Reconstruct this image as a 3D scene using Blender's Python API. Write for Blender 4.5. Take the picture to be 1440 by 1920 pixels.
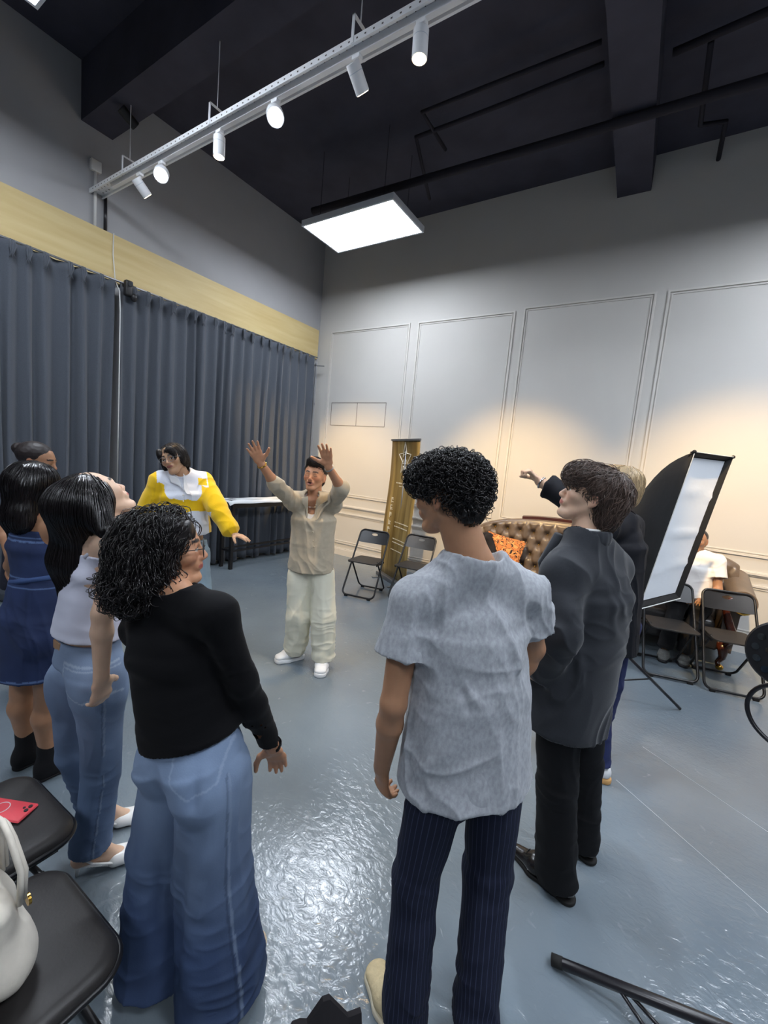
import bpy, math, random
import numpy as np
from mathutils import Vector, Matrix
for o in list(bpy.data.objects): bpy.data.objects.remove(o)
S = bpy.context.scene
PI = math.pi
# ------------------------------------------------------------------ camera
# camera axes in world (X right along the panelled wall, Y towards it, Z up)
CM = np.array([[0.83778731,-0.13739712,0.5284264],[0.53868421,0.05013497,-0.84101475],[0.08906036,0.98924644,0.1160161]])
CAMH = 1.70; FPX = 788.43
cam = bpy.data.cameras.new('camera'); camo = bpy.data.objects.new('camera', cam)
S.collection.objects.link(camo)
mw = Matrix([list(CM[i])+[0.0] for i in range(3)]+[[0,0,0,1]]); mw.translation = (0,0,CAMH)
camo.matrix_world = mw
cam.sensor_fit = 'VERTICAL'; cam.sensor_height = 36.0; cam.lens = FPX/1920*36.0
cam.clip_start = 0.05
S.camera = camo
# ------------------------------------------------------------------ colour
S.view_settings.view_transform = 'Standard'; S.view_settings.look = 'None'
S.view_settings.gamma = 1.0; S.view_settings.use_curve_mapping = False
S.view_settings.exposure = 0.0
# ------------------------------------------------------------------ world
wd = bpy.data.worlds.new('world'); S.world = wd; wd.use_nodes = True
wd.node_tree.nodes['Background'].inputs[0].default_value = (0.80,0.88,1.0,1)
wd.node_tree.nodes['Background'].inputs[1].default_value = 0.30
PANEL_E = 30.0          # ceiling panel diffuser emission
SPOT_COOL = 60.0; SPOT_WARM = 720.0
# ------------------------------------------------------------------ helpers: image ray -> place
def ray(px, py): return CM @ np.array([(px-720)/FPX, -(py-960)/FPX, -1.0])
GF = -CM[:,2].copy(); GF[2] = 0; GF /= np.linalg.norm(GF); GR = np.array([GF[1], -GF[0], 0.0])
UP = np.array([0,0,1.0])
def V(px, py, h):
    """place seen at (px,py) whose horizontal distance ahead of the viewer is h metres"""
    r = ray(px, py); return np.array([0,0,CAMH]) + r*(h/r.dot(GF))
def A(*v): return np.array(v, float)
def nz(v): v = np.array(v, float); return v/(np.linalg.norm(v)+1e-12)
# ------------------------------------------------------------------ materials
def lin(c):
    return tuple(((x/255)/12.92 if x/255 <= .04045 else ((x/255+.055)/1.055)**2.4) for x in c[:3])+(1,)
def mat(name, col, rough=.6, metal=0, spec=.5, noise=None, bump=None, attr=False, emit=None, sheen=0, coat=0, col2=None, sss=0):
    m = bpy.data.materials.new(name); m.use_nodes = True
    nt = m.node_tree; n = nt.nodes; l = nt.links; b = n['Principled BSDF']
    b.inputs['Base Color'].default_value = lin(col); b.inputs['Roughness'].default_value = rough
    b.inputs['Metallic'].default_value = metal; b.inputs['Specular IOR Level'].default_value = spec
    if sheen: b.inputs['Sheen Weight'].default_value = sheen
    if coat: b.inputs['Coat Weight'].default_value = coat
    if sss:
        b.inputs['Subsurface Weight'].default_value = sss; b.inputs['Subsurface Radius'].default_value = (.012,.005,.003)
        b.inputs['Subsurface Scale'].default_value = 1.0
    if emit:
        b.inputs['Emission Color'].default_value = lin(emit[0]); b.inputs['Emission Strength'].default_value = emit[1]
    tc = n.new('ShaderNodeTexCoord')
    def src(sc):
        mp = n.new('ShaderNodeMapping'); l.new(tc.outputs['Object'], mp.inputs['Vector'])
        mp.inputs['Scale'].default_value = sc if isinstance(sc, tuple) else (sc,)*3
        return mp.outputs[0]
    colout = None
    if attr:
        a = n.new('ShaderNodeAttribute'); a.attribute_name = 'Col'; colout = a.outputs['Color']
        l.new(colout, b.inputs['Base Color'])
    if noise:       # (scale, amount, detail)
        tx = n.new('ShaderNodeTexNoise'); tx.inputs['Scale'].default_value = 1; tx.inputs['Detail'].default_value = noise[2] if len(noise) > 2 else 4
        l.new(src(noise[0]), tx.inputs['Vector'])
        rp = n.new('ShaderNodeMapRange'); rp.inputs[1].default_value = .3; rp.inputs[2].default_value = .7
        l.new(tx.outputs['Fac'], rp.inputs[0])
        mx = n.new('ShaderNodeMix'); mx.data_type = 'RGBA'
        l.new(rp.outputs[0], mx.inputs[0])
        if attr:
            mx.blend_type = 'MULTIPLY'
            rp.inputs[3].default_value = 0; rp.inputs[4].default_value = noise[1]
            l.new(colout, mx.inputs[6]); mx.inputs[7].default_value = (.3,.3,.3,1)
        else:
            c2 = lin(col2) if col2 else tuple(x*(1-noise[1]) for x in lin(col)[:3])+(1,)
            mx.inputs[6].default_value = lin(col); mx.inputs[7].default_value = c2
        l.new(mx.outputs[2], b.inputs['Base Color'])
    if bump:        # (scale, strength, distance)
        tx = n.new('ShaderNodeTexNoise'); tx.inputs['Scale'].default_value = 1; tx.inputs['Detail'].default_value = 3
        l.new(src(bump[0]), tx.inputs['Vector'])
        bp = n.new('ShaderNodeBump'); bp.inputs['Strength'].default_value = bump[1]; bp.inputs['Distance'].default_value = bump[2] if len(bump) > 2 else .01
        l.new(tx.outputs['Fac'], bp.inputs['Height']); l.new(bp.outputs[0], b.inputs['Normal'])
    return m
# ------------------------------------------------------------------ mesh helpers
COL = S.collection
def tag(o, label=None, cat=None, group=None, kind=None):
    if label: o['label'] = label
    if cat: o['category'] = cat
    if group: o['group'] = group
    if kind: o['kind'] = kind
    return o
def thing(name, label, cat, loc=(0,0,0), rz=0, group=None):
    o = bpy.data.objects.new(name, None); COL.objects.link(o); o.empty_display_size = .1
    o.location = [float(x) for x in loc]; o.rotation_euler = (0,0,rz); return tag(o, label, cat, group)
def meshobj(name, verts, faces, m, parent=None, smooth=False, world=False, label=None, colors=None):
    me = bpy.data.meshes.new(name)
    if isinstance(verts, np.ndarray) and isinstance(faces, np.ndarray) and len(faces):
        nf, k = faces.shape
        me.vertices.add(len(verts)); me.vertices.foreach_set('co', verts.astype(np.float32).ravel())
        me.loops.add(nf*k); me.loops.foreach_set('vertex_index', faces.astype(np.int32).ravel())
        me.polygons.add(nf); me.polygons.foreach_set('loop_start', (np.arange(nf)*k).astype(np.int32))
        me.update(calc_edges=True); me.validate()
    else:
        me.from_pydata([tuple(map(float, v)) for v in verts], [], [tuple(map(int, f)) for f in faces]); me.update()
    if smooth: me.shade_smooth()
    if colors is not None:
        a = me.color_attributes.new('Col', 'FLOAT_COLOR', 'POINT')
        c = np.ones((len(verts),4), np.float32); c[:,:3] = colors; a.data.foreach_set('color', c.ravel())
    if m is not None: me.materials.append(m)
    o = bpy.data.objects.new(name, me); COL.objects.link(o)
    if parent is not None:
        o.parent = parent
        if world: o.matrix_parent_inverse = PINV(parent)
    if label: o['label'] = label
    return o
def PINV(p):
    m = Matrix.LocRotScale(p.location, p.rotation_euler, p.scale)
    if p.parent: m = PFULL(p.parent) @ p.matrix_parent_inverse @ m
    return m.inverted()
def PFULL(p):
    m = Matrix.LocRotScale(p.location, p.rotation_euler, p.scale)
    return PFULL(p.parent) @ p.matrix_parent_inverse @ m if p.parent else m
class MB:
    """collects boxes, bars, tubes, prisms in one mesh"""
    def __init__(s): s.v = []; s.f = []
    def add(s, v, f):
        b = len(s.v); s.v += [tuple(x) for x in v]; s.f += [tuple(i+b for i in q) for q in f]; return s
    def box(s, lo, hi, bev=0):
        x0,y0,z0 = lo; x1,y1,z1 = hi
        if bev <= 0:
            v = [(x0,y0,z0),(x1,y0,z0),(x1,y1,z0),(x0,y1,z0),(x0,y0,z1),(x1,y0,z1),(x1,y1,z1),(x0,y1,z1)]
            return s.add(v, [(0,3,2,1),(4,5,6,7),(0,1,5,4),(1,2,6,5),(2,3,7,6),(3,0,4,7)])
        n = 4; r = bev; v = []; f = []
        rows = [(z0, r)] + [(z0+r-r*math.cos(a), r-r*math.sin(a)) for a in (PI/6,PI/3,PI/2)] + [(z1-r+r*math.sin(a), r-r*math.cos(a)) for a in (0,PI/6,PI/3)] + [(z1, r)]
        for (z, ins) in rows:
            for (cx, cy, a0) in ((x1-r,y1-r,0),(x0+r,y1-r,PI/2),(x0+r,y0+r,PI),(x1-r,y0+r,1.5*PI)):
                for k in range(n+1):
                    a = a0+PI/2*k/n; rr = max(r-ins, 1e-4); v.append((cx+rr*math.cos(a), cy+rr*math.sin(a), z))
        m = 4*(n+1)
        for i in range(len(rows)-1):
            for k in range(m): f.append((i*m+k, i*m+(k+1)%m, (i+1)*m+(k+1)%m, (i+1)*m+k))
        f.append(tuple(range(m-1,-1,-1))); f.append(tuple((len(rows)-1)*m+k for k in range(m)))
        return s.add(v, f)
    def tube(s, pts, r, n=10, closed=False, cap=True, flat=None):
        P = [Vector([float(c) for c in p]) for p in pts]; k = len(P)
        rs = r if hasattr(r, '__len__') else [r]*k
        v = []; f = []; up = None
        for i in range(k):
            if closed: t = (P[(i+1)%k]-P[i-1])
            else: t = (P[min(i+1,k-1)]-P[max(i-1,0)])
            if t.length < 1e-9: t = Vector((0,0,1))
            t.normalize()
            if up is None:
                up = Vector((0,0,1)) if abs(t.z) < .9 else Vector((1,0,0))
            a = t.cross(up); 
            if a.length < 1e-6: a = t.cross(Vector((0,1,.1)))
            a.normalize(); b = a.cross(t); up = b
            for j in range(n):
                th = 2*PI*j/n
                fa = 1 if flat is None else flat
                v.append(P[i]+a*math.cos(th)*rs[i]+b*math.sin(th)*rs[i]*fa)
        for i in range(k if closed else k-1):
            i2 = (i+1) % k
            for j in range(n): f.append((i*n+j, i*n+(j+1)%n, i2*n+(j+1)%n, i2*n+j))
        if cap and not closed: f.append(tuple(range(n-1,-1,-1))); f.append(tuple((k-1)*n+j for j in range(n)))
        return s.add(v, f)
    def cyl(s, a, b, r, r2=None, n=20): return s.tube([a,b], [r, r if r2 is None else r2], n)
    def prism(s, poly, h0, h1, ax=2):
        """poly of 2D points extruded along axis ax"""
        def P(p, h): 
            return (p[0],p[1],h) if ax == 2 else ((h,p[0],p[1]) if ax == 0 else (p[0],h,p[1]))
        k = len(poly); v = [P(p,h0) for p in poly]+[P(p,h1) for p in poly]
        f = [tuple(range(k-1,-1,-1)), tuple(range(k,2*k))]+[(i,(i+1)%k,k+(i+1)%k,k+i) for i in range(k)]
        return s.add(v, f)
    def sph(s, c, r, n=12):
        rx,ry,rz = r if hasattr(r,'__len__') else (r,r,r); v=[]; f=[]
        m = n//2
        for i in range(1,m):
            ph = PI*i/m
            for j in range(n): th=2*PI*j/n; v.append((c[0]+rx*math.sin(ph)*math.cos(th), c[1]+ry*math.sin(ph)*math.sin(th), c[2]+rz*math.cos(ph)))
        v.append((c[0],c[1],c[2]+rz)); v.append((c[0],c[1],c[2]-rz)); t=len(v)-2; bt=len(v)-1
        for i in range(m-2):
            for j in range(n): f.append((i*n+j,(i+1)*n+j,(i+1)*n+(j+1)%n,i*n+(j+1)%n))
        for j in range(n): f.append((t,j,(j+1)%n)); f.append((bt,(m-2)*n+(j+1)%n,(m-2)*n+j))
        return s.add(v,f)
    def build(s, name, m, parent=None, smooth=False, auto=None, world=False, label=None):
        o = meshobj(name, s.v, s.f, m, parent, smooth, world, label)
        if auto is not None: o.data.shade_smooth(); o.data.set_sharp_from_angle(angle=math.radians(auto))
        return o
def copy_tree(o, parent=None):
    c = o.copy(); COL.objects.link(c); c.parent = parent
    for ch in [x for x in bpy.data.objects if x.parent == o]: copy_tree(ch, c)
    return c
def rotz(v, a): c,s_ = math.cos(a), math.sin(a); return A(v[0]*c-v[1]*s_, v[0]*s_+v[1]*c, v[2])
def arc(c, r, a0, a1, n=6): return [(c[0]+r*math.cos(a0+(a1-a0)*i/n), c[1]+r*math.sin(a0+(a1-a0)*i/n)) for i in range(n+1)]
# ------------------------------------------------------------------ implicit surfaces (bodies, clothing, hair)
def _h(ix,iy,iz,seed):
    h = (ix.astype(np.int64)*374761393 + iy.astype(np.int64)*668265263 + iz.astype(np.int64)*2147483647 + seed*974634777) & 0xffffffff
    h = ((h ^ (h >> 13))*1274126177) & 0xffffffff
    return ((h ^ (h >> 16)) & 0xffff)/32767.5-1.0
def vnoise(p, sc=(1,1,1), seed=0):
    q = p*np.array(sc, float); i = np.floor(q).astype(np.int64); f = q-i; f = f*f*(3-2*f)
    r = 0
    for dx in (0,1):
        for dy in (0,1):
            for dz in (0,1):
                w = (f[:,0] if dx else 1-f[:,0])*(f[:,1] if dy else 1-f[:,1])*(f[:,2] if dz else 1-f[:,2])
                r = r + w*_h(i[:,0]+dx, i[:,1]+dy, i[:,2]+dz, seed)
    return r
def ridge(p, sc, seed=0): return (1-np.abs(vnoise(p, sc, seed)))**2
class F:
    """a signed distance field: groups of elliptical tapered capsules joined smoothly"""
    def __init__(s, kg=.012): s.groups = [[]]; s.ks = [.02]; s.kg = kg; s.sub = []; s.clip = []
    def grp(s, k): s.groups.append([]); s.ks.append(k); return s
    def cap(s, a, b, ra, rb=None, k=None):
        rb = ra if rb is None else rb
        return s.ell(a, b, (ra,ra), (rb,rb), None, None, k)
    def ell(s, a, b, ra, rb=None, side=None, rw=None, k=None):
        a = A(*a); b = A(*b); rb = ra if rb is None else rb
        w = b-a; L = np.linalg.norm(w)
        if L < 1e-9: w = A(0,0,1) if side is None or abs(nz(side)[2]) < .9 else A(0,1,0)
        w = nz(w)
        sd = A(1,0,0) if side is None else nz(side)
        sd = sd-w*sd.dot(w)
        if np.linalg.norm(sd) < 1e-3: sd = np.cross(w, A(0,1,.3))
        sd = nz(sd); fw = np.cross(w, sd)
        if rw is None: rw = (min(ra), min(rb))
        elif not hasattr(rw,'__len__'): rw = (rw, rw)
        rw = (min(ra) if rw[0] is None else rw[0], min(rb) if rw[1] is None else rw[1])
        s.groups[-1].append((a, b, w, L, np.array(ra,float), np.array(rb,float), sd, fw, rw, s.ks[-1] if k is None else k)); return s
    def ball(s, c, r, R=None, k=None):
        """ellipsoid radii r along rows of frame R (columns right, fwd, up)"""
        r = (r,r,r) if not hasattr(r,'__len__') else r
        R = np.eye(3) if R is None else R
        c = A(*c); s.groups[-1].append((c, c, R[:,2], 0.0, np.array(r[:2],float), np.array(r[:2],float), R[:,0], R[:,1], (r[2],r[2]), s.ks[-1] if k is None else k)); return s
    @staticmethod
    def prim(q, p):
        a,b,w,L,ra,rb,sd,fw,rw,_ = q
        d = p-a; t = d@w
        if L > 0:
            tc = np.clip(t, 0, L); u = tc/L; ex = t-tc
            r0 = ra[0]+(rb[0]-ra[0])*u; r1 = ra[1]+(rb[1]-ra[1])*u
            m = np.where(t < L*.5, rw[0], rw[1])
        else:
            ex = t; r0 = ra[0]; r1 = ra[1]; m = rw[0]
        X = d@sd; Y = d@fw
        k0 = np.sqrt((X/r0)**2+(Y/r1)**2+(ex/m)**2)+1e-9
        k1 = np.sqrt((X/r0**2)**2+(Y/r1**2)**2+(ex/m**2)**2)+1e-9
        D = k0*(k0-1)/k1
        if L > 0 and min(rw) <= .006:      # flat ends
            fl = (ex > 0) if rw[1] <= .006 else np.zeros(len(p), bool)
            if rw[0] <= .006: fl = fl | (ex < 0)
            if fl.any():
                x, y = X[fl], Y[fl]; a0, a1 = r0[fl], r1[fl]
                q0 = np.sqrt((x/a0)**2+(y/a1)**2)+1e-9; q1 = np.sqrt((x/a0**2)**2+(y/a1**2)**2)+1e-9
                D[fl] = np.sqrt(np.maximum(q0*(q0-1)/q1,0)**2+ex[fl]**2)
        return D
    @staticmethod
    def bb(q, mg):
        a,b = q[0],q[1]; r = max(q[4].max(), q[5].max(), max(q[8]))
        return np.minimum(a,b)-r-mg, np.maximum(a,b)+r+mg
    def bbox(s, mg=.02):
        lo = np.min([s.bb(q,mg)[0] for g in s.groups for q in g],0); hi = np.max([s.bb(q,mg)[1] for g in s.groups for q in g],0); return lo, hi
    def __call__(s, p, mg=.06):
        D = np.full(len(p), 9.0)
        for g in s.groups:
            if not g: continue
            dg = np.full(len(p), 9.0)
            for q in g:
                lo, hi = s.bb(q, mg)
                mk = np.nonzero(((p > lo)&(p < hi)).all(1))[0]
                if not len(mk): continue
                d = s.prim(q, p[mk]); o = dg[mk]; k = q[9]
                h = np.maximum(k-np.abs(o-d),0)/k
                dg[mk] = np.minimum(o,d)-h*h*k*.25
            k = s.kg; h = np.maximum(k-np.abs(D-dg),0)/k
            D = np.minimum(D,dg)-h*h*k*.25
        for (q, k) in s.sub:
            lo, hi = s.bb(q, mg); mk = np.nonzero(((p > lo)&(p < hi)).all(1))[0]
            if len(mk):
                d = -s.prim(q, p[mk]); o = D[mk]; h = np.maximum(k-np.abs(o-d),0)/k
                D[mk] = np.maximum(o,d)+h*h*k*.25
        for c in s.clip: D = np.maximum(D, c(p))
        return D
def plane(pt, n):      # keeps the side the normal points away from
    pt = A(*pt); n = nz(n); return lambda p: (p-pt)@n
def surf(fn, lo, hi, res):
    """sparse surface nets"""
    lo = np.array(lo); hi = np.array(hi)
    def cells(c0, n):       # c0: int block origins (in fine cells), n: sub-blocks per side, size each sz
        g = np.stack(np.meshgrid(*[np.arange(n)]*3, indexing='ij'),-1).reshape(-1,3)
        return g
    B = 16; nb = np.ceil((hi-lo)/(res*B)).astype(int)
    c = np.stack(np.meshgrid(*[np.arange(k) for k in nb], indexing='ij'),-1).reshape(-1,3)*B
    for sz, nxt in ((16,4),(4,1)):
        ctr = lo+(c+sz/2)*res; rad = sz*res*.87
        d = fn(ctr, mg=rad*1.9)
        c = c[np.abs(d) < rad*1.6+res]
        if not len(c): return np.zeros((0,3)), np.zeros((0,4),int)
        g = cells(None, sz//nxt)*nxt
        c = (c[:,None,:]+g[None]).reshape(-1,3)
    N = (nb*B+3).astype(np.int64)
    def idx(q): return (q[:,0]*N[1]+q[:,1])*N[2]+q[:,2]
    offs = np.array([[i,j,k] for i in (0,1) for j in (0,1) for k in (0,1)])
    ci = np.concatenate([idx(c+o) for o in offs])
    u, inv = np.unique(ci, return_inverse=True)
    q = np.stack([u//(N[1]*N[2]), (u//N[2])%N[1], u%N[2]],-1)
    d = fn(lo+q*res, mg=max(.04, res*8))
    dv = d[inv].reshape(8,-1).T; sg = dv < 0
    act = sg.any(1) & ~sg.all(1); ca = c[act]; dv = dv[act]
    acc = np.zeros((len(ca),3)); cnt = np.zeros(len(ca))
    edges = [(a,b) for a in range(8) for b in range(a+1,8) if np.abs(offs[a]-offs[b]).sum() == 1]
    for a,b in edges:
        x = (dv[:,a] < 0) != (dv[:,b] < 0)
        t = dv[x,a]/(dv[x,a]-dv[x,b]); acc[x] += offs[a]+t[:,None]*(offs[b]-offs[a]); cnt[x] += 1
    vt = lo+(ca+acc/cnt[:,None])*res
    ids = idx(ca); od = np.argsort(ids); ids_s = ids[od]
    def find(k):
        j = np.searchsorted(ids_s, k); j = np.clip(j,0,len(ids_s)-1); ok = ids_s[j] == k; return od[j], ok
    faces = []
    st = np.array([N[1]*N[2], N[2], 1])
    for ax in range(3):
        o1 = (ax+1)%3; o2 = (ax+2)%3; far = {0:4,1:2,2:1}[ax]
        s0 = dv[:,0] < 0; s1 = dv[:,far] < 0; e = np.nonzero(s0 != s1)[0]
        k = idx(ca[e])
        v1,k1 = find(k-st[o1]); v2,k2 = find(k-st[o1]-st[o2]); v3,k3 = find(k-st[o2])
        ok = k1&k2&k3; Q = np.stack([e, v1, v2, v3],-1)[ok]; fl = s0[e][ok]
        Q[~fl] = Q[~fl][:,::-1]; faces.append(Q)
    return vt, np.concatenate(faces)
def normals(fn, v, e=.002):
    g = np.stack([fn(v+np.eye(3)[i]*e)-fn(v-np.eye(3)[i]*e) for i in range(3)],-1)
    return g/(np.linalg.norm(g,axis=1)[:,None]+1e-9)
def relax(v, f, it=1, w=.5):
    for _ in range(it):
        acc = np.zeros_like(v); cnt = np.zeros(len(v))
        for a in range(4):
            b = (a+1)%4
            np.add.at(acc, f[:,a], v[f[:,b]]); np.add.at(acc, f[:,b], v[f[:,a]]); np.add.at(cnt, f[:,a], 1); np.add.at(cnt, f[:,b], 1)
        v = v*(1-w)+w*acc/np.maximum(cnt,1)[:,None]
    return v
def sobj(name, field, res, m, parent, disp=None, colfn=None, it=1, label=None, carve=None):
    """mesh of a field; disp(p, n)->offset along the normal; colfn(p)->rgb; carve=(thickness, regions) hollows openings"""
    lo, hi = field.bbox(.03)
    fn = field
    if carve is not None:
        th, regs = carve
        def fn(p, mg=.06):
            d = field(p, mg); c = np.full(len(p), 9.0)
            for (c0, c1, r) in regs:      # opening region: capsule between two points
                w = A(*c1)-A(*c0); L2 = max(w@w,1e-9); t = np.clip(((p-A(*c0))@w)/L2,0,1)
                c = np.minimum(c, np.linalg.norm(p-A(*c0)-t[:,None]*w,axis=1)-r)
            nc = F.__call__(field.noclip, p, mg) if hasattr(field,'noclip') else d
            return np.maximum(d, -np.maximum(nc+th, c))
    v, f = surf(fn, lo, hi, res)
    v = relax(v, f, it)
    if disp is not None:
        n = normals(fn, v); v = v+n*disp(v, n)[:,None]
    col = None
    if colfn is not None: col = colfn(v)
    return meshobj(name, v, f, m, parent, smooth=True, world=True, label=label, colors=col)
# strands: tubes flowing over a field
def strands(name, field, m, parent, roots, dirfn, n=14, step=.012, rad=.0011, off=.002, curl=None, taper=.3, seed=1, jit=.15, sides=3, label=None):
    """roots (k,3) on the surface; dirfn(p,i)->(k,3) wanted direction; curl=(radius, turns per step)"""
    rg = np.random.RandomState(seed)
    K = len(roots); p = roots.copy(); path = []; Ns = []
    o = off*(.3+1.4*rg.rand(K)); jd = rg.randn(K,3)*jit
    ln = .55+.45*rg.rand(K)
    for i in range(n):
        d = field(p, mg=.15); nn = normals(lambda x: field(x, mg=.15), p)
        p = p-nn*(d-o)[:,None]*.8
        path.append(p.copy()); Ns.append(nn)
        D = dirfn(p, i)+jd; D = D-nn*(D*nn).sum(1)[:,None]*.9
        D /= (np.linalg.norm(D,axis=1)[:,None]+1e-9); p = p+D*step*ln[:,None]
    P = np.stack(path,1)       # K,n,3
    T = np.gradient(P, axis=1); T /= (np.linalg.norm(T,axis=2)[...,None]+1e-9)
    Nn = np.stack(Ns,1); Bn = np.cross(T,Nn); Bn /= (np.linalg.norm(Bn,axis=2)[...,None]+1e-9); Nn = np.cross(Bn,T)
    if curl:
        ph = rg.rand(K)[:,None]*6.28+np.arange(n)[None]*curl[1]*(.8+.4*rg.rand(K)[:,None])
        amp = curl[0]*(.6+.8*rg.rand(K)[:,None])*np.minimum(1,np.arange(n)/3.0)[None]
        P = P+Bn*(amp*np.cos(ph))[...,None]+Nn*(amp*np.sin(ph))[...,None]+Nn*amp[...,None]*.8
        T = np.gradient(P, axis=1); T /= (np.linalg.norm(T,axis=2)[...,None]+1e-9)
        Bn = np.cross(T,Nn); Bn /= (np.linalg.norm(Bn,axis=2)[...,None]+1e-9); Nn = np.cross(Bn,T)
    tt = np.arange(n)/(n-1); R = rad*(1-(1-taper)*tt**2)[None,:,None]*(.7+.6*rg.rand(K))[:,None,None]
    vs = []
    for j in range(sides):
        th = 2*PI*j/sides; vs.append(P+Bn*math.cos(th)*R+Nn*math.sin(th)*R)
    Vv = np.stack(vs,2).reshape(-1,3)
    base = (np.arange(K)*n*sides)[:,None,None]+(np.arange(n-1)*sides)[None,:,None]
    fs = []
    for j in range(sides):
        j2 = (j+1)%sides; fs.append(np.stack([base[...,0]+j, base[...,0]+j2, base[...,0]+sides+j2, base[...,0]+sides+j],-1).reshape(-1,4))
    return meshobj(name, Vv, np.concatenate(fs), m, parent, smooth=True, world=True, label=label)
def pts_on(v, k, seed=0, keep=None):
    rg = np.random.RandomState(seed)
    if keep is not None: v = v[keep(v)]
    return v[rg.randint(0,len(v),k)]
# ================================================================== the room
XL, YB, ZC, XR, YF = -5.383, 5.872, 5.42, 4.6, -3.6
M = {}
M['grey_paint'] = mat('grey_wall_paint', (172,172,174), .85, spec=.3, noise=(3.0,.05), bump=(60,.08,.003))
M['pale_paint'] = mat('pale_wall_paint', (206,203,198), .8, spec=.3, noise=(2.0,.03), bump=(60,.08,.003))
M['trim'] = mat('white_trim_paint', (212,208,202), .6, spec=.4)
M['black_ceiling'] = mat('black_ceiling_paint', (72,72,84), .9, spec=.2, noise=(2.5,.25), bump=(18,.25,.01))
M['plywood'] = mat('pale_plywood', (212,192,140), .6, noise=((1.5,1.2,14),.12), col2=(200,176,122))
M['curtain'] = mat('grey_curtain_cloth', (84,89,98), .9, spec=.15, noise=((120,120,160),.15), bump=((300,300,300),.15,.001), sheen=.2)
def floor_mat():
    m = bpy.data.materials.new('blue_grey_epoxy'); m.use_nodes = True
    nt = m.node_tree; n = nt.nodes; l = nt.links; b = n['Principled BSDF']
    tc = n.new('ShaderNodeTexCoord')
    nz1 = n.new('ShaderNodeTexNoise'); nz1.inputs['Scale'].default_value = .9; nz1.inputs['Detail'].default_value = 5
    l.new(tc.outputs['Object'], nz1.inputs['Vector'])
    cr = n.new('ShaderNodeValToRGB'); cr.color_ramp.elements[0].position = .35; cr.color_ramp.elements[1].position = .7
    cr.color_ramp.elements[0].color = lin((104,116,126)); cr.color_ramp.elements[1].color = lin((122,133,141))
    l.new(nz1.outputs['Fac'], cr.inputs[0])
    # pale scuffs
    sc = n.new('ShaderNodeTexNoise'); sc.inputs['Scale'].default_value = 6; sc.inputs['Detail'].default_value = 8; sc.inputs['Distortion'].default_value = 2.5
    l.new(tc.outputs['Object'], sc.inputs['Vector'])
    r2 = n.new('ShaderNodeMapRange'); r2.inputs[1].default_value = .66; r2.inputs[2].default_value = .8; l.new(sc.outputs['Fac'], r2.inputs[0])
    r2.inputs[4].default_value = .35
    mx = n.new('ShaderNodeMix'); mx.data_type = 'RGBA'; l.new(r2.outputs[0], mx.inputs[0]); l.new(cr.outputs[0], mx.inputs[6]); mx.inputs[7].default_value = lin((180,184,188))
    l.new(mx.outputs[2], b.inputs['Base Color'])
    b.inputs['Roughness'].default_value = .22; b.inputs['Specular IOR Level'].default_value = .85
    rr = n.new('ShaderNodeMapRange'); rr.inputs[3].default_value = .12; rr.inputs[4].default_value = .22; l.new(nz1.outputs['Fac'], rr.inputs[0]); l.new(rr.outputs[0], b.inputs['Roughness'])
    # trowel marks
    mp = n.new('ShaderNodeMapping'); mp.inputs['Scale'].default_value = (22,34,22); mp.inputs['Rotation'].default_value = (0,0,.6); l.new(tc.outputs['Object'], mp.inputs['Vector'])
    n3 = n.new('ShaderNodeTexNoise'); n3.inputs['Scale'].default_value = 1; n3.inputs['Detail'].default_value = 4; n3.inputs['Distortion'].default_value = 1.2; l.new(mp.outputs[0], n3.inputs['Vector'])
    bp = n.new('ShaderNodeBump'); bp.inputs['Strength'].default_value = .45; bp.inputs['Distance'].default_value = .005
    l.new(n3.outputs['Fac'], bp.inputs['Height']); l.new(bp.outputs[0], b.inputs['Normal'])
    return m
M['floor'] = floor_mat()
def struct(name, mb, m, **k):
    o = mb.build(name, m, **k); o['kind'] = 'structure'; return o
struct('floor', MB().box((XL,YF,-.1),(XR,YB,0)), M['floor'])
struct('ceiling', MB().box((XL,YF,ZC),(XR,YB,ZC+.1)), M['black_ceiling'])
struct('wall_left', MB().box((XL-.15,YF,0),(XL,YB,ZC)), M['grey_paint'])
struct('wall_back', MB().box((XL-.15,YB,0),(XR+.15,YB+.15,ZC)), M['pale_paint'])
M['dark_paint'] = mat('dark_wall_paint', (104,102,102), .85)
struct('wall_right', MB().box((XR,YF,0),(XR+.15,YB,ZC)), M['dark_paint'])
struct('wall_front', MB().box((XL-.15,YF-.15,0),(XR+.15,YF,ZC)), M['dark_paint'])
# beams under the ceiling
struct('trim_1', MB().box((XL,2.135,4.87),(XR,2.43,ZC)), M['black_ceiling'])
pr_ = [(-.83,YB),(-.735,3.0),(-.65,.2),(-.28,.2),(-.385,3.0),(-.486,YB)]
struct('trim_2', MB().prism(pr_, 5.05, ZC), M['black_ceiling'])
# plywood valence above the curtains
struct('trim_3', MB().box((XL,-2.5,3.42),(XL+.05,5.80,3.91)), M['plywood'])
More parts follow.
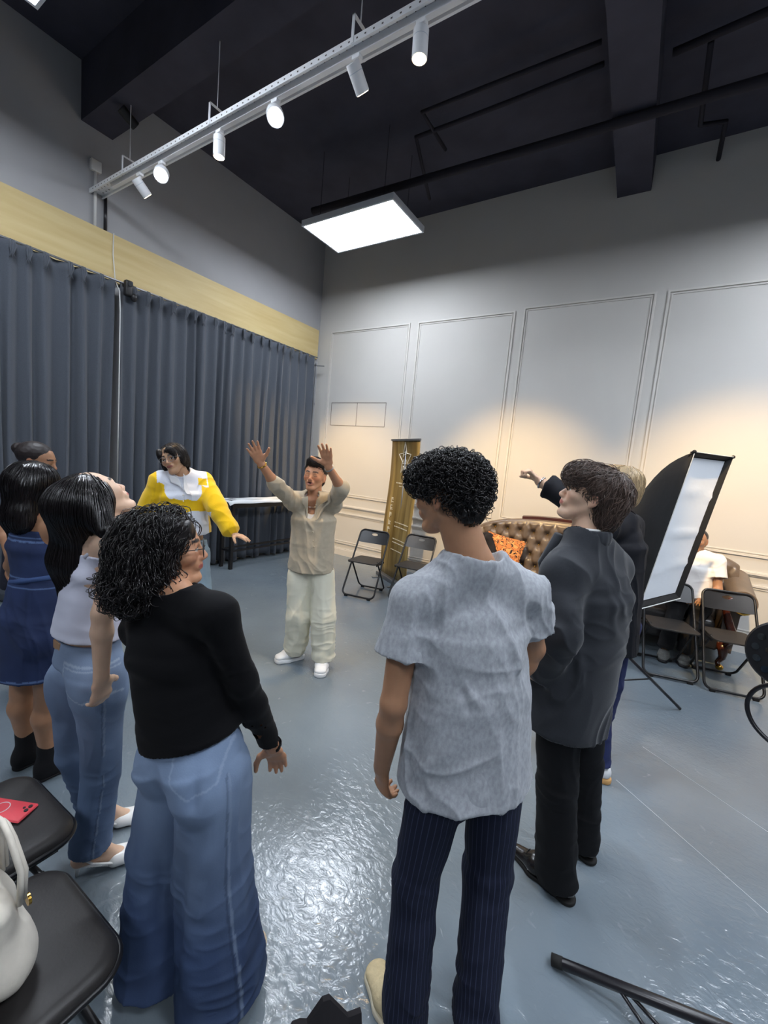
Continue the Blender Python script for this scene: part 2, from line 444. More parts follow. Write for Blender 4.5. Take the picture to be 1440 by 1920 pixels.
# moulded frames on the panelled wall
def frame(x0, x1, z0, z1, i):
    mb = MB()
    for (off, w, d) in ((0,.022,.016),(.035,.012,.009)):
        a,b,c,e = x0+off, x1-off, z0+off, z1-off
        for q in (((a,YB-d,c),(b,YB,c+w)),((a,YB-d,e-w),(b,YB,e)),((a,YB-d,c+w),(a+w,YB,e-w)),((b-w,YB-d,c+w),(b,YB,e-w))): mb.box(*q)
    struct('trim_%d'%i, mb, M['trim'])
frame(-5.10,-3.51,1.055,3.885,4); frame(-3.37,-1.88,1.055,3.885,5); frame(-1.77,-.27,1.055,3.915,6); frame(-.16,1.42,1.055,3.915,7); frame(1.53,3.1,1.055,3.915,8)
frame(-5.10,-1.88,.21,.76,9); frame(-1.77,1.42,.21,.76,10)
mb = MB(); mb.box((XL,YB-.014,.85),(XR,YB,.868)); mb.box((XL,YB-.03,.868),(XR,YB,.892)); mb.box((XL,YB-.012,.892),(XR,YB,.902)); struct('trim_11', mb, M['trim'])
mb = MB(); mb.box((XL,YB-.016,0),(XR,YB,.105)); mb.box((XL,YB-.01,.105),(XR,YB,.125)); struct('baseboard_back', mb, M['trim'])
struct('baseboard_left', MB().box((XL,YF,0),(XL+.015,YB,.10)), M['trim'])
# flush access hatch outlined on the wall
M['dark_gap'] = mat('dark_gap', (120,112,108), .9)
mb = MB()
for q in (((-4.985,2.665),(-3.83,2.673)),((-4.985,2.275),(-3.83,2.283)),((-4.985,2.275),(-4.977,2.673)),((-4.42,2.275),(-4.412,2.673)),((-3.838,2.275),(-3.83,2.673))):
    mb.box((q[0][0],YB-.003,q[0][1]),(q[1][0],YB,q[1][1]))
t = tag(mb.build('trim_12', M['dark_gap']), kind='structure')
# ------------------------------------------------------------------ curtains
def curtain(name, y0, y1, label, seed, zb=.035):
    rg = random.Random(seed); H = 3.40
    t = thing(name, label, 'curtain', (XL+.16,(y0+y1)/2,0), 0, 'grey pleated curtains along the left wall')
    ys = [y0]
    while ys[-1] < y1-.10: ys.append(ys[-1]+rg.uniform(.11,.2))
    ys[-1] = y1
    amp = [rg.uniform(.035,.065) for _ in ys]; dr = [rg.uniform(-.09,.09) for _ in ys]; sh = [rg.uniform(.7,1.25) for _ in ys]
    nz_ = 40; per = 12; V_ = []; F_ = []
    zs = [zb+(H-zb)*((k/nz_)) for k in range(nz_+1)]
    cols = (len(ys)-1)*per+1
    for z in zs:
        u = (H-z)/H
        for i in range(cols):
            k = min(i//per, len(ys)-2); f = (i-k*per)/per
            y = ys[k]+(ys[k+1]-ys[k])*f
            a = amp[k]*(1-f)+amp[k+1]*f
            s_ = math.cos(2*PI*f)
            x = a*(.45+.75*u)*(math.copysign(abs(s_)**sh[k], s_))
            if u < .045: x = x*.55+.010*math.cos(PI*f*2)
            d = (dr[k]*(1-f)+dr[k+1]*f)*min(1,u*1.4)
            x += .012*math.sin(5*u+k)+.02*math.sin(y*2.1+u*3)
            yy = y+d*(.6+.4*math.sin(u*2+k))
            V_.append((x, yy-(y0+y1)/2, z+(.012*math.sin(k*2.3) if z == zs[0] else 0)))
    for r in range(nz_):
        for i in range(cols-1): F_.append((r*cols+i, r*cols+i+1, (r+1)*cols+i+1, (r+1)*cols+i))
    o = meshobj('cloth', V_, F_, M['curtain'], t, smooth=True)
    md = o.modifiers.new('s', 'SOLIDIFY'); md.thickness = .004
    for k in range(1, len(ys)-1):              # pinch pleats of the heading
        yy = ys[k]-(y0+y1)/2; mb = MB()
        for q in (-.012,0,.012): mb.tube([(.045,yy+q,H+.004),(.062,yy+q*1.6,H-.05),(.048,yy+q*.6,H-.115),(.05,yy+q*2.2,H-.16)], [.006,.011,.006,.002], 6)
        mb.build('pleat', M['curtain'], o, smooth=True)
    return t
curtain('curtain', 2.45, 5.60, 'grey pleated floor curtain right of the white cord, reaching the room corner', 3)
curtain('curtain', -1.6, 2.40, 'grey pleated floor curtain left of the white cord, behind the women', 8, .03)
M['metal_grey'] = mat('grey_metal', (150,152,156), .35, metal=.8)
M['white_metal'] = mat('white_enamel', (240,241,244), .4)
M['white_plastic'] = mat('white_plastic', (220,220,218), .5)
M['black_plastic'] = mat('black_plastic', (26,26,29), .45)
M['black_metal'] = mat('black_metal', (24,22,27), .32, spec=.6)
M['chrome'] = mat('chrome', (200,200,205), .15, metal=1)
M['brass'] = mat('brass', (205,165,80), .22, metal=1)
mb = MB(); mb.cyl((XL+.15,-2.5,3.412),(XL+.15,5.70,3.412),.011); o = mb.build('curtain_rail', M['metal_grey'], smooth=True)
tag(o, 'slim metal curtain rail running under the plywood board', 'curtain rail')
# thin upright pole in the corner, with bracket
mb = MB(); mb.cyl((XL+.12,5.70,.02),(XL+.12,5.70,3.33),.012); mb.box((XL,5.69,3.27),(XL+.14,5.71,3.30)); mb.box((XL+.1,5.68,2.60),(XL+.14,5.72,2.64)); mb.cyl((XL+.12,5.70,3.28),(XL+.26,5.76,3.28),.01)
tag(mb.build('corner_pole', M['metal_grey'], auto=40), 'thin upright metal pole in the corner beside the curtain edge', 'pole')
# security camera and white cord at the curtain split
t = thing('security_camera', 'small black security camera hanging over the gap between the curtains', 'camera', (XL+.22,2.50,3.36))
MB().box((-.035,-.03,-.09),(.035,.05,.075),.018).build('body', M['black_plastic'], t, smooth=True)
MB().cyl((.03,.02,.03),(.05,.01,.03),.022).build('lens', mat('camera_lens',(60,62,66),.1,spec=.8), t, auto=40)
MB().box((-.17,-.012,.02),(-.02,.012,.045)).build('bracket', M['black_plastic'], t)
MB().sph((.02,.06,-.09),(.04,.035,.045),14).build('dome', M['black_plastic'], t, smooth=True)
mb = MB(); mb.tube([(XL+.052,2.43,3.92),(XL+.056,2.425,3.7),(XL+.056,2.44,3.55),(XL+.10,2.43,3.42),(XL+.20,2.43,3.30),(XL+.22,2.43,3.1),(XL+.22,2.43,2.2),(XL+.21,2.43,1.2)], .006, 6)
tag(mb.build('power_cord', M['white_plastic'], smooth=True), 'thin white cord hanging down between the two curtains', 'cord')
# conduits on the left wall
t = thing('wall_conduit', 'white junction box with conduit pipe on the left wall below the light rail', 'conduit', (XL,2.26,4.50))
MB().box((0,-.05,-.05),(.05,.05,.06),.01).build('junction_box', M['white_plastic'], t)
MB().cyl((.02,0,-.05),(.02,0,-.60),.014).build('pipe', M['white_plastic'], t, smooth=True)
tag(MB().cyl((XL+.02,2.36,4.25),(XL+.02,2.36,3.91),.016).build('wall_pipe', M['black_metal'], smooth=True), 'short black pipe between rail end and plywood board', 'pipe')
# dark service pipes under the ceiling
def at_z(px, py, z):
    r = ray(px, py); return A(0,0,CAMH)+r*((z-CAMH)/r[2])
PM = mat('black_pipe', (46,45,52), .8, spec=.15)
def pipe(pts, r, label):
    tag(MB().tube(pts, r, 10).build('ceiling_pipe', PM, smooth=True), label, 'pipe')
pipe([(-2.45,4.5,5.2),(-2.45,3.94,5.2),(-1.85,3.95,5.2),(-.84,3.97,5.2)], .02, 'thin black pipe turning a corner under the black ceiling, nearer the track light')
pipe([(-3.0,5.2,5.2),(-2.66,4.20,5.2),(-1.6,4.20,5.2),(-.84,4.18,5.2)], .022, 'thin black pipe turning a corner under the ceiling, second from the track light')
pipe([(-4.4,4.50,5.0),(-1.4,4.60,5.0),(.9,4.66,5.0),(4.5,4.75,5.0)], .045, 'thick dark pipe passing below the black beam')
pipe([(-.35,4.32,5.2),(.9,4.2,5.2),(3.5,4.1,5.2)], .03, 'black pipe right of the black beam near the top of the view')
pipe([(-.1,4.35,5.2),(-.1,5.25,5.2),(.1,5.3,5.2),(.1,5.85,5.2)], .022, 'short black pipe with bends between beam and wall')
mb = MB(); mb.cyl((XL+.62,2.22,4.83),(XL+.62,2.36,4.76),.045); tag(mb.build('ceiling_sensor', M['black_plastic'], auto=40), 'small dark sensor under the black beam by the left wall', 'sensor')
mb = MB(); mb.cyl((-2.2,1.9,5.42),(-2.2,1.9,5.22),.006)
mb = MB(); mb.cyl((-3.30,2.28,4.3),(-3.30,2.28,4.87),.003); mb.cyl((-4.6,2.28,4.3),(-4.6,2.28,4.87),.008); mb.cyl((-1.93,2.28,4.3),(-1.93,2.28,4.87),.003)
M['scratch'] = mat('pale_scratch', (176,184,190), .5)
for k_,((xa,ya),(xb,yb)) in enumerate((((1155,1462),(1440,1712)),((1205,1400),(1440,1560)))):
    a_, b_ = at_z(xa,ya,0), at_z(xb,yb,0); n_ = nz(np.cross(b_-a_,UP))*.0018
    struct('trim_%d'%(13+k_), MB().add([a_-n_+UP*.0006,a_+n_+UP*.0006,b_+n_+UP*.0006,b_-n_+UP*.0006,a_-n_-UP*.001,a_+n_-UP*.001,b_+n_-UP*.001,b_-n_-UP*.001],[(3,2,1,0),(4,5,6,7),(0,1,5,4),(1,2,6,5),(2,3,7,6),(3,0,4,7)]), M['scratch'])
# ------------------------------------------------------------------ light panels
M['diffuser'] = mat('panel_diffuser', (255,255,255), .5, emit=((236,244,255), PANEL_E))
M['panel_frame'] = mat('white_panel_frame', (205,212,222), .5)
def panel(x0, y0, x1, y1, z, label):
    t = thing('ceiling_light', label, 'ceiling light', ((x0+x1)/2,(y0+y1)/2,z), 0, 'ceiling light panels')
    w = (x1-x0)/2; d = (y1-y0)/2; f = .022; mb = MB()
    mb.box((-w,-d,0),(w,-d+f,.07)); mb.box((-w,d-f,0),(w,d,.07)); mb.box((-w,-d+f,0),(-w+f,d-f,.07)); mb.box((w-f,-d+f,0),(w,d-f,.07)); mb.box((-w+f,-d+f,.05),(w-f,d-f,.07))
    mb.build('frame', M['panel_frame'], t)
    MB().box((-w+f,-d+f,.006),(w-f,d-f,.014)).build('diffuser', M['diffuser'], t)
    for sx in (-1,1):
        for sy in (-1,1): MB().cyl((sx*w*.7,sy*d*.7,.07),(sx*w*.7,sy*d*.7,ZC-z),.003,n=6).build('hanger_wire', PM, t)
panel(-4.16,4.07,-2.80,4.80,4.55,'bright rectangular light panel hanging near the far corner')
panel(-3.975,.60,-2.60,1.315,4.55,'light panel cut by the top left corner of the view')
panel(1.1,4.07,2.46,4.80,4.55,'ceiling light panel over the right side of the room')
panel(1.3,2.15,2.66,2.87,4.55,'added fill light panel over the right side, out of view, brightening the floor')  # extra unseen panel, added to brighten the floor on the right
panel(.9,.30,2.26,1.02,4.55,'ceiling light panel over the right, near the viewer')
panel(-3.9,-2.6,-2.55,-1.9,4.55,'ceiling light panel behind the viewer on the left')
panel(.9,-2.6,2.26,-1.9,4.55,'ceiling light panel behind the viewer on the right')
# ------------------------------------------------------------------ track light rail
RY, RZ = 2.276, 4.20
t = thing('light_rail', 'long white slotted rail hanging across the room with spotlights under it', 'light rail', (XL,RY,RZ))
L = XR-XL-.2; mb = MB()
mb.box((0,-.062,.062),(L,.062,.068)); mb.box((0,-.066,.028),(L,-.062,.068)); mb.box((0,.062,.028),(L,.066,.068)); mb.box((0,-.062,.028),(L,-.05,.031)); mb.box((0,.05,.028),(L,.062,.031))
mb.build('slotted_channel', M['white_metal'], t)
mb = MB(); x = .06
while x < L-.1:
    mb.box((x,-.045,.0605),(x+.022,-.033,.062)); mb.box((x+.03,-.02,.0605),(x+.036,-.006,.062)); mb.box((x+.01,.03,.0605),(x+.024,.042,.062)); mb.box((x+.02,.0655,.045),(x+.028,.0672,.056)); mb.box((x+.02,-.0672,.042),(x+.032,-.0655,.05)); x += .062
tag(mb.build('slot_row', mat('dark_slots',(95,92,90),.8), t), kind='stuff')
MB().box((.35,-.018,.012),(L,.018,.062),.004).build('power_track', M['white_metal'], t)
for bx in (.68,2.03,3.45,5.2,7.2):
    mb = MB(); mb.box((bx,-.07,.03),(bx+.02,-.064,.19)); mb.box((bx,.064,.03),(bx+.02,.07,.19)); mb.box((bx,-.07,.185),(bx+.02,.07,.19)); mb.cyl((bx+.01,0,.185),(bx+.01,0,(.67 if bx < 2.2 or bx > 0 else .67)),.004,n=6)
    mb.build('hanger', M['white_metal'], t)
M['warm_lens'] = mat('warm_lens', (255,240,215), .5, emit=((255,226,180), 22))
M['cool_lens'] = mat('cool_lens', (255,255,255), .5, emit=((240,246,255), 30))
def spotlamp(x, target, lens, label, energy, color, cone=60, r=.045, L=.15):
    t = thing('track_spotlight', label, 'spotlight', (x,RY,RZ), 0, 'spotlights on the white rail')
    d = nz(A(*target)-A(x,RY,RZ-.1)); c = A(0,0,-.085)
    MB().box((-.03,-.02,-.012),(.03,.02,.012),.004).build('adapter', M['white_metal'], t)
    MB().cyl((0,0,-.01),(0,0,-.06),.011,n=10).build('bracket', M['white_metal'], t, smooth=True)
    a = c-d*L*.35; b = c+d*L*.65
    mb = MB(); mb.tube([a, a+d*.004, b-d*.004, b, b-d*.002, b-d*.03], [r*.93,r,r,r*.97,r*.86,r*.8], 28); mb.build('lamp_head', M['white_metal'], t, auto=35)
    mb = MB(); mb.tube([a+d*L*.3, a+d*(L*.3+.004)], [r*1.01,r*1.01], 28, cap=False); mb.build('seam_ring', M['panel_frame'], t)
    mb = MB(); mb.cyl(b-d*.006, b+d*.002, r*.84, n=24); mb.build('lens', lens, t)
    ld = bpy.data.lights.new('spot', 'SPOT'); ld.energy = energy; ld.color = color; ld.spot_size = math.radians(cone); ld.spot_blend = .85; ld.shadow_soft_size = .035
    lo = bpy.data.objects.new('beam', ld); COL.objects.link(lo); lo.parent = t
    lo.location = [float(q) for q in (b+d*.03)]; lo.rotation_euler = Vector([float(q) for q in -d]).to_track_quat('Z','Y').to_euler()
WARM = (1,.66,.27); COOL = (.86,.93,1)
spotlamp(-4.50,(-4.3,5.87,.95),M['warm_lens'],'white spotlight head nearest the left wall, tilted away to the panelled wall',SPOT_WARM,WARM,44)
spotlamp(-4.13,(-1.2,.3,1.2),M['cool_lens'],'lit spotlight second from the left wall, facing the viewer',SPOT_COOL,COOL,70,.062,.10)
spotlamp(-3.30,(-3.28,2.35,0),M['warm_lens'],'upright spotlight glowing warm, left of the brightest starry one',SPOT_WARM*.28,WARM,50)
spotlamp(-2.66,(-.4,.6,1.4),M['cool_lens'],'brightest starry spotlight facing the viewer at mid rail',SPOT_COOL*1.6,COOL,80,.062,.10)
spotlamp(-1.93,(-1.6,5.87,.95),M['warm_lens'],'white tilted spotlight head with no visible glow, aimed at the far wall',SPOT_WARM*1.2,WARM,44)
spotlamp(-1.47,(-1.40,2.36,0),M['warm_lens'],'upright spotlight glowing warm near the top edge of the view',SPOT_WARM*.28,WARM,50)
spotlamp(-.72,(-.3,1.3,1.0),M['cool_lens'],'lit spotlight cut by the top edge of the view',SPOT_COOL*2.4,COOL,80,.062,.10)
spotlamp(.3,(.9,5.87,1.0),M['warm_lens'],'spotlight beyond the top edge, aimed at the wall above the sofa',SPOT_WARM*1.2,WARM,48)
# ================================================================== furniture
M['seat_vinyl'] = mat('worn_black_vinyl', (44,41,40), .5, spec=.5, noise=(14,.3), bump=(120,.2,.002))
M['seat_plate'] = mat('brown_black_seat', (50,47,45), .5, spec=.4, noise=(10,.3))
M['frame_black'] = mat('black_chair_frame', (20,20,23), .35, spec=.45)
M['rubber'] = mat('black_rubber', (18,18,18), .8)
def rrect(w, h, r, n=6):
    p = []
    for (cx,cy,a) in ((w-r,h-r,0),(-w+r,h-r,PI/2),(-w+r,-h+r,PI),(w-r,-h+r,1.5*PI)): p += arc((cx,cy),r,a,a+PI/2,n)
    return p
def folding_chair(label, loc, rz, group=None, padded=False):
    t = thing('folding_chair', label, 'chair', loc, rz, group)
    w = .205; r = .0115
    # front legs and back frame: one bent loop
    def loop(y0,z0,y1,z1,wb,wt,rc=.06,top=True):
        pts = []
        L = math.hypot(y1-y0,z1-z0); u = ((y1-y0)/L,(z1-z0)/L)
        def P(x,s): return (x, y0+u[0]*s, z0+u[1]*s)
        for k in range(6): a = PI+PI/2*k/5; pts.append(P(-wb+rc+rc*math.cos(a), rc+rc*math.sin(a)))
        for k in range(6): a = 1.5*PI+PI/2*k/5; pts.append(P(wb-rc+rc*math.cos(a), rc+rc*math.sin(a)))
        if top:
            for k in range(6): a = PI/2*k/5; pts.append(P(wt-rc+rc*math.cos(a), L-rc+rc*math.sin(a)))
            for k in range(6): a = PI/2+PI/2*k/5; pts.append(P(-wt+rc+rc*math.cos(a), L-rc+rc*math.sin(a)))
            return pts, True
        return [P(-wt,L)]+pts+[P(wt,L)], False
    p, c = loop(.235,.022,-.20,.80,w+.01,w-.005); MB().tube(p, r, 10, closed=c).build('front_frame', M['frame_black'], t, smooth=True)
    p, c = loop(-.235,.022,.10,.455,w-.022,w-.026,top=False); MB().tube(p, r*.9, 10).build('rear_leg_frame', M['frame_black'], t, smooth=True)
    for (y, ww) in ((.235,w-.05),(-.235,w-.07)):
        for s_ in (-1,1): MB().box((s_*ww-.022,y-.014,0),(s_*ww+.022,y+.014,.03),.006).build('foot_pad', M['rubber'], t, smooth=True)
    if padded:
        mb = MB(); o = rrect(.205,.205,.075,8)
        rows = [(0,-.02,.955),(1,-.03,.99),(2,-.018,1.0),(3,.0,.985),(4,.012,.94),(5,.017,.86),(6,.015,.6),(7,.013,.3)]
        V_ = []; F_ = []; n = len(o)
        for (i,z,s_) in rows: V_ += [(q[0]*s_, q[1]*s_+.01, .455+z) for q in o]
        V_.append((0,.01,.468))
        for i in range(len(rows)-1):
            for k in range(n): F_.append((i*n+k,i*n+(k+1)%n,(i+1)*n+(k+1)%n,(i+1)*n+k))
        for k in range(n): F_.append(((len(rows)-1)*n+k,(len(rows)-1)*n+(k+1)%n,len(V_)-1))
        F_.append(tuple(range(n-1,-1,-1)))
        meshobj('seat', V_, F_, M['seat_vinyl'], t, smooth=True)
        MB().tube([(q[0]*1.0,q[1]*1.0+.01,.438) for q in o], .008, 8, closed=True).build('seat_rim', M['frame_black'], t, smooth=True)
    else:
        o = [(x, y) for (x,y) in rrect(.185,.19,.05,6)]
        mb = MB(); mb.prism([(x*(1.0+.06*(y/.19)), y+.02) for x,y in o], .437, .452); ob = mb.build('seat', M['seat_plate'], t)
        bv = ob.modifiers.new('b','BEVEL'); bv.width = .004; bv.segments = 2; bv.limit_method = 'ANGLE'
    for s_ in (-1,1):
        MB().box((s_*(w-.015)-.006,-.10,.415),(s_*(w-.015)+.006,.15,.437)).build('seat_bracket', M['frame_black'], t)
    # curved back plate with its oval hand hole
    N = 48; hz = .715; hw = w-.004; hh = .073; V_ = []; F_ = []
    def outer(a):
        c, s_ = math.cos(a), math.sin(a); e = .22
        return (hw*math.copysign(abs(c)**e,c), hh*math.copysign(abs(s_)**e,s_))
    for side in (0,1):
        for rg_ in range(4):
            for k in range(N):
                a = 2*PI*k/N; ox,oz = outer(a); ix,iz = .042*math.cos(a), .016*math.sin(a)+.035
                f = (0,.25,.6,1)[rg_]; x = ix+(ox-ix)*f; z = iz+(oz-iz)*f
                zz = hz+z; yc = .235+(-.435)*((zz-.022)/.778)+.016*(1-(x/hw)**2)*-1.0
                V_.append((x, yc+(.004 if side else -.004), zz))
    for side in (0,1):
        b = side*4*N
        for i in range(3):
            for k in range(N):
                q = (b+i*N+k, b+i*N+(k+1)%N, b+(i+1)*N+(k+1)%N, b+(i+1)*N+k); F_.append(q if side else q[::-1])
    for i in (0,3):
        for k in range(N):
            q = (i*N+k,i*N+(k+1)%N,4*N+i*N+(k+1)%N,4*N+i*N+k); F_.append(q if i else q[::-1])
    ob = meshobj('backrest', V_, F_, M['frame_black'] if not padded else M['seat_vinyl'], t, smooth=False); ob.data.shade_smooth(); ob.data.set_sharp_from_angle(angle=.6)
    return t
RZC = math.radians(-168.5); GC = 'black folding chairs around the studio'
folding_chair('black folding chair with open seat nearest the curtain corner, left of the tall banner', (-2.95,4.40,0), RZC, GC)
folding_chair('black folding chair just right of the tall banner, behind the curly haired man', (-2.41,4.66,0), RZC-.1, GC)
folding_chair('black folding chair under the softbox, its back hidden by the softbox', (.30,4.70,0), RZC+.06, GC)
folding_chair('black folding chair in front of the sofa arm, right of the softbox', (.76,4.76,0), RZC+.04, GC)
folding_chair('padded black folding chair holding the cream bag, bottom left corner', (-1.115,.262,0), .02, 'padded chairs at the lower left', True)
folding_chair('padded black folding chair with a red phone on its seat, at the left edge', (-1.585,.345,0), .03, 'padded chairs at the lower left', True)
# red phone
t = thing('phone', 'red phone with a pale ring on its case, lying on the padded chair', 'phone', (-1.612,.44,.4725), math.radians(28))
MB().box((-.076,-.037,0),(.076,.037,.009),.0045).build('case', mat('red_case',(214,70,80),.4), t, smooth=True)
MB().tube([(-.02+.022*math.cos(a*PI/16),.022*math.sin(a*PI/16),.0095) for a in range(32)], .0012, 6, closed=True).build('ring_mark', M['white_plastic'], t)
mb = MB(); mb.cyl((.062,.020,.008),(.062,.020,.0115),.006); mb.cyl((.062,.004,.008),(.062,.004,.0115),.006); mb.cyl((.048,.012,.008),(.048,.012,.011),.004); mb.build('lens', M['black_plastic'], t)
# cream bag with rope handles
M['canvas'] = mat('cream_canvas', (222,214,200), .85, noise=(30,.10), bump=(200,.3,.001))
t = thing('tote_bag', 'cream canvas bag with pale rope handles slumped on the padded chair', 'bag', (-1.145,.262,.474))
f = F(.02); f.ks[0] = .05
f.ell((0,0,.06),(0,0,.15),(.125,.07),(.12,.055),(1,0,0),.05); f.ball((.07,.02,.05),(.07,.05,.05)); f.ball((-.07,.0,.06),(.08,.06,.06)); f.ball((.02,.0,.20),(.10,.03,.03))
f.clip.append(plane((0,0,.002),(0,0,-1)))
bag_t = t
v, fc = surf(f, *f.bbox(.03), .005); v = relax(v, fc, 2); n_ = normals(f, v); v = v+n_*(.005*vnoise(v,(14,14,9),3)+.004*ridge(v,(22,22,8),5))[:,None]
meshobj('body', v, fc, M['canvas'], t, smooth=True)
for k,(x0,x1,y,h) in enumerate(((-.02,.09,.045,.17),(-.03,.08,.055,.15),(-.035,.085,-.02,.19))):
    MB().tube([(x0,y,.19),(x0-.01,y,.19+h*.5),(x0+.02,y-.01,.19+h*.92),((x0+x1)/2,y-.012,.19+h),(x1-.02,y-.01,.19+h*.9),(x1+.01,y,.19+h*.45),(x1,y,.18)], .0065, 8).build('rope_handle', M['canvas'], t, smooth=True)
MB().cyl((.075,.062,.165),(.075,.068,.165),.013).build('eyelet', M['brass'], t)
# black cloth bag tips near the viewer
t = thing('shopping_bag', 'black cloth bag with two pointed corners at the bottom edge', 'bag', (-.505,.695,0), .91)
MC = mat('black_cloth', (24,20,24), .9)
vb = [(-.13,-.06,0),(.13,-.06,0),(.13,.06,0),(-.13,.06,0)]
mb = MB(); N = 14; top = []
def bagz(x): return .345+.085*max(0,1-abs(x-.03)/.07)+.05*max(0,1-abs(x+.05)/.028)
V_=[]; F_=[]
for sy in (-1,1):
    for i in range(N+1):
        x = -.14+.28*i/N
        for k in range(8):
            z = bagz(x)*k/7; V_.append((x*(1-.15*(k/7)), sy*(.055*(1-(k/7)**1.5)+.006), z))
for s_ in (0,1):
    b = s_*(N+1)*8
    for i in range(N):
        for k in range(7):
            q = (b+i*8+k,b+(i+1)*8+k,b+(i+1)*8+k+1,b+i*8+k+1); F_.append(q if s_ == 0 else q[::-1])
B0 = (N+1)*8
for i in range(N): F_.append((i*8+7,(i+1)*8+7,B0+(i+1)*8+7,B0+i*8+7))
for k in range(7): F_.append((k,k+1,B0+k+1,B0+k)); F_.append((N*8+k,B0+N*8+k,B0+N*8+k+1,N*8+k+1))
F_.append(tuple([i*8 for i in range(N+1)]+[B0+i*8 for i in range(N,-1,-1)]))
meshobj('body', V_, F_, MC, t)
MB().tube([(-.06,0,.35),(-.05,0,.29),(0,.03,.30),(.05,.0,.33),(.06,0,.35)], .006, 6).build('strap', MC, t, smooth=True)
# ------------------------------------------------------------------ tall narrow table
t = thing('console_table', 'tall narrow black table standing along the curtains', 'table', (-5.0,4.62,0))
TB = mat('black_table', (22,21,24), .45)
MB().box((-.13,-.85,.955),(.13,.85,.995)).build('tabletop', TB, t)
for sx in (-1,1):
    for sy in (-1,1): MB().box((sx*.105-.022,sy*.80-.022,0),(sx*.105+.022,sy*.80+.022,.955)).build('leg', TB, t)
MB().box((-.115,-.80,.90),(-.095,.80,.955)).build('apron', TB, t); MB().box((.095,-.80,.88),(.115,.80,.955)).build('apron', TB, t)
MB().box((.095,-.80,.25),(.115,.80,.275)).build('stretcher', TB, t); MB().box((-.115,-.80,.25),(-.095,.80,.275)).build('stretcher', TB, t)
for sy in (-1,1): MB().box((-.105,sy*.80-.01,.25),(.105,sy*.80+.01,.275)).build('stretcher', TB, t)
# paper lying over the table
V_=[];F_=[]
nx, ny = 6, 26
for j in range(ny+1):
    y = -.90+1.76*j/ny
    for i in range(nx+1):
        x = -.10+.27*i/nx; z = .998+.003*math.sin(j*.9+i)
        if x > .13: z -= (x-.13)*1.2
        if y < -.85: z -= (-.85-y)*.5
        V_.append((x,y,z))
for j in range(ny):
    for i in range(nx): F_.append((j*(nx+1)+i,j*(nx+1)+i+1,(j+1)*(nx+1)+i+1,(j+1)*(nx+1)+i))
t2 = thing('paper_runner', 'long white paper sheet lying on the tall narrow table', 'paper', (-5.0,4.62,0))
o = meshobj('sheet', V_, F_, mat('white_paper',(232,235,238),.7), t2, smooth=True); o.modifiers.new('s','SOLIDIFY').thickness = .0015
mb = MB()
for k in range(5): mb.box((.015+.016*k,-.83,1.004),(.022+.016*k,-.74+.012*(k%3),1.0055))
mb.build('print', mat('grey_print',(90,92,96),.8), t2)
# ------------------------------------------------------------------ pull-up banner
bn0, bn1 = V(742,829,6.2), V(779,826,5.7)
BNc = (bn0+bn1)/2; BNa = math.atan2(bn1[1]-bn0[1], bn1[0]-bn0[0])
t = thing('pull_up_banner', 'tall olive gold banner with a star emblem standing between the folding chairs', 'banner', tuple(BNc[:2])+(0,), BNa)
MBN = bpy.data.materials.new('olive_banner'); MBN.use_nodes = True
nt = MBN.node_tree; b = nt.nodes['Principled BSDF']; b.inputs['Roughness'].default_value = .45
tc = nt.nodes.new('ShaderNodeTexCoord'); nzt = nt.nodes.new('ShaderNodeTexNoise'); mp = nt.nodes.new('ShaderNodeMapping'); mp.inputs['Scale'].default_value = (9,1,.8)
nt.links.new(tc.outputs['Object'], mp.inputs[0]); nt.links.new(mp.outputs[0], nzt.inputs['Vector']); nzt.inputs['Scale'].default_value = 1
cr = nt.nodes.new('ShaderNodeValToRGB'); cr.color_ramp.elements[0].color = lin((104,84,40)); cr.color_ramp.elements[1].color = lin((168,146,92)); cr.color_ramp.elements[0].position = .35; cr.color_ramp.elements[1].position = .7
nt.links.new(nzt.outputs['Fac'], cr.inputs[0]); nt.links.new(cr.outputs[0], b.inputs['Base Color'])
V_=[];F_=[]; W = .40
for j in range(21):
    z = .06+1.98*j/20
    for i in range(9):
        x = -W+2*W*i/8; V_.append((x, .03*math.sin(PI*i/8)*(1-abs(j/10-1)**2)-.02*math.sin(j*.3), z))
for j in range(20):
    for i in range(8): F_.append((j*9+i,j*9+i+1,(j+1)*9+i+1,(j+1)*9+i))
o = meshobj('sheet', V_, F_, MBN, t, smooth=True); o.modifiers.new('s','SOLIDIFY').thickness = .002
mb = MB(); mb.box((-W-.01,-.012,2.03),(W+.01,.012,2.055)); mb.build('top_bar', M['metal_grey'], t)
mb = MB(); mb.box((-W-.02,-.07,.0),(W+.02,.07,.06),.015); mb.build('base', M['metal_grey'], t)
for s_ in (-1,1): MB().box((s_*.25-.02,-.2,0),(s_*.25+.02,.2,.012)).build('foot', M['metal_grey'], t)
MB().cyl((.0,.05,.05),(.0,.03,2.03),.012).build('pole', M['metal_grey'], t, smooth=True)
WP = mat('banner_print', (240,234,214), .6)
def yof(z, x):
    j = (z-.06)/1.98*20; i = (x+W)/(2*W); return .03*math.sin(PI*i)*(1-abs(j/10-1)**2)-.02*math.sin(j*.3)
ST = []
for k in range(10):
    a = PI/2+k*PI/5; rr = .19 if k % 2 == 0 else .085; ST.append((rr*math.cos(a)*.95, 1.77+rr*1.25*math.sin(a)))
mb = MB(); mb.tube([(x, yof(z,x)-.004, z) for x,z in ST], .006, 6, closed=True)
def strokes(L, cx, cz, w, h):
    for (x0,z0,x1,z1) in L: mb.tube([(cx+x0*w, yof(cz,cx)-.005, cz+z0*h),(cx+x1*w, yof(cz,cx)-.005, cz+z1*h)], .005, 6)
strokes([(0,0,0,1),(0,1,1,1),(0,.5,.8,.5)], -.055, 1.80, .09, .07)
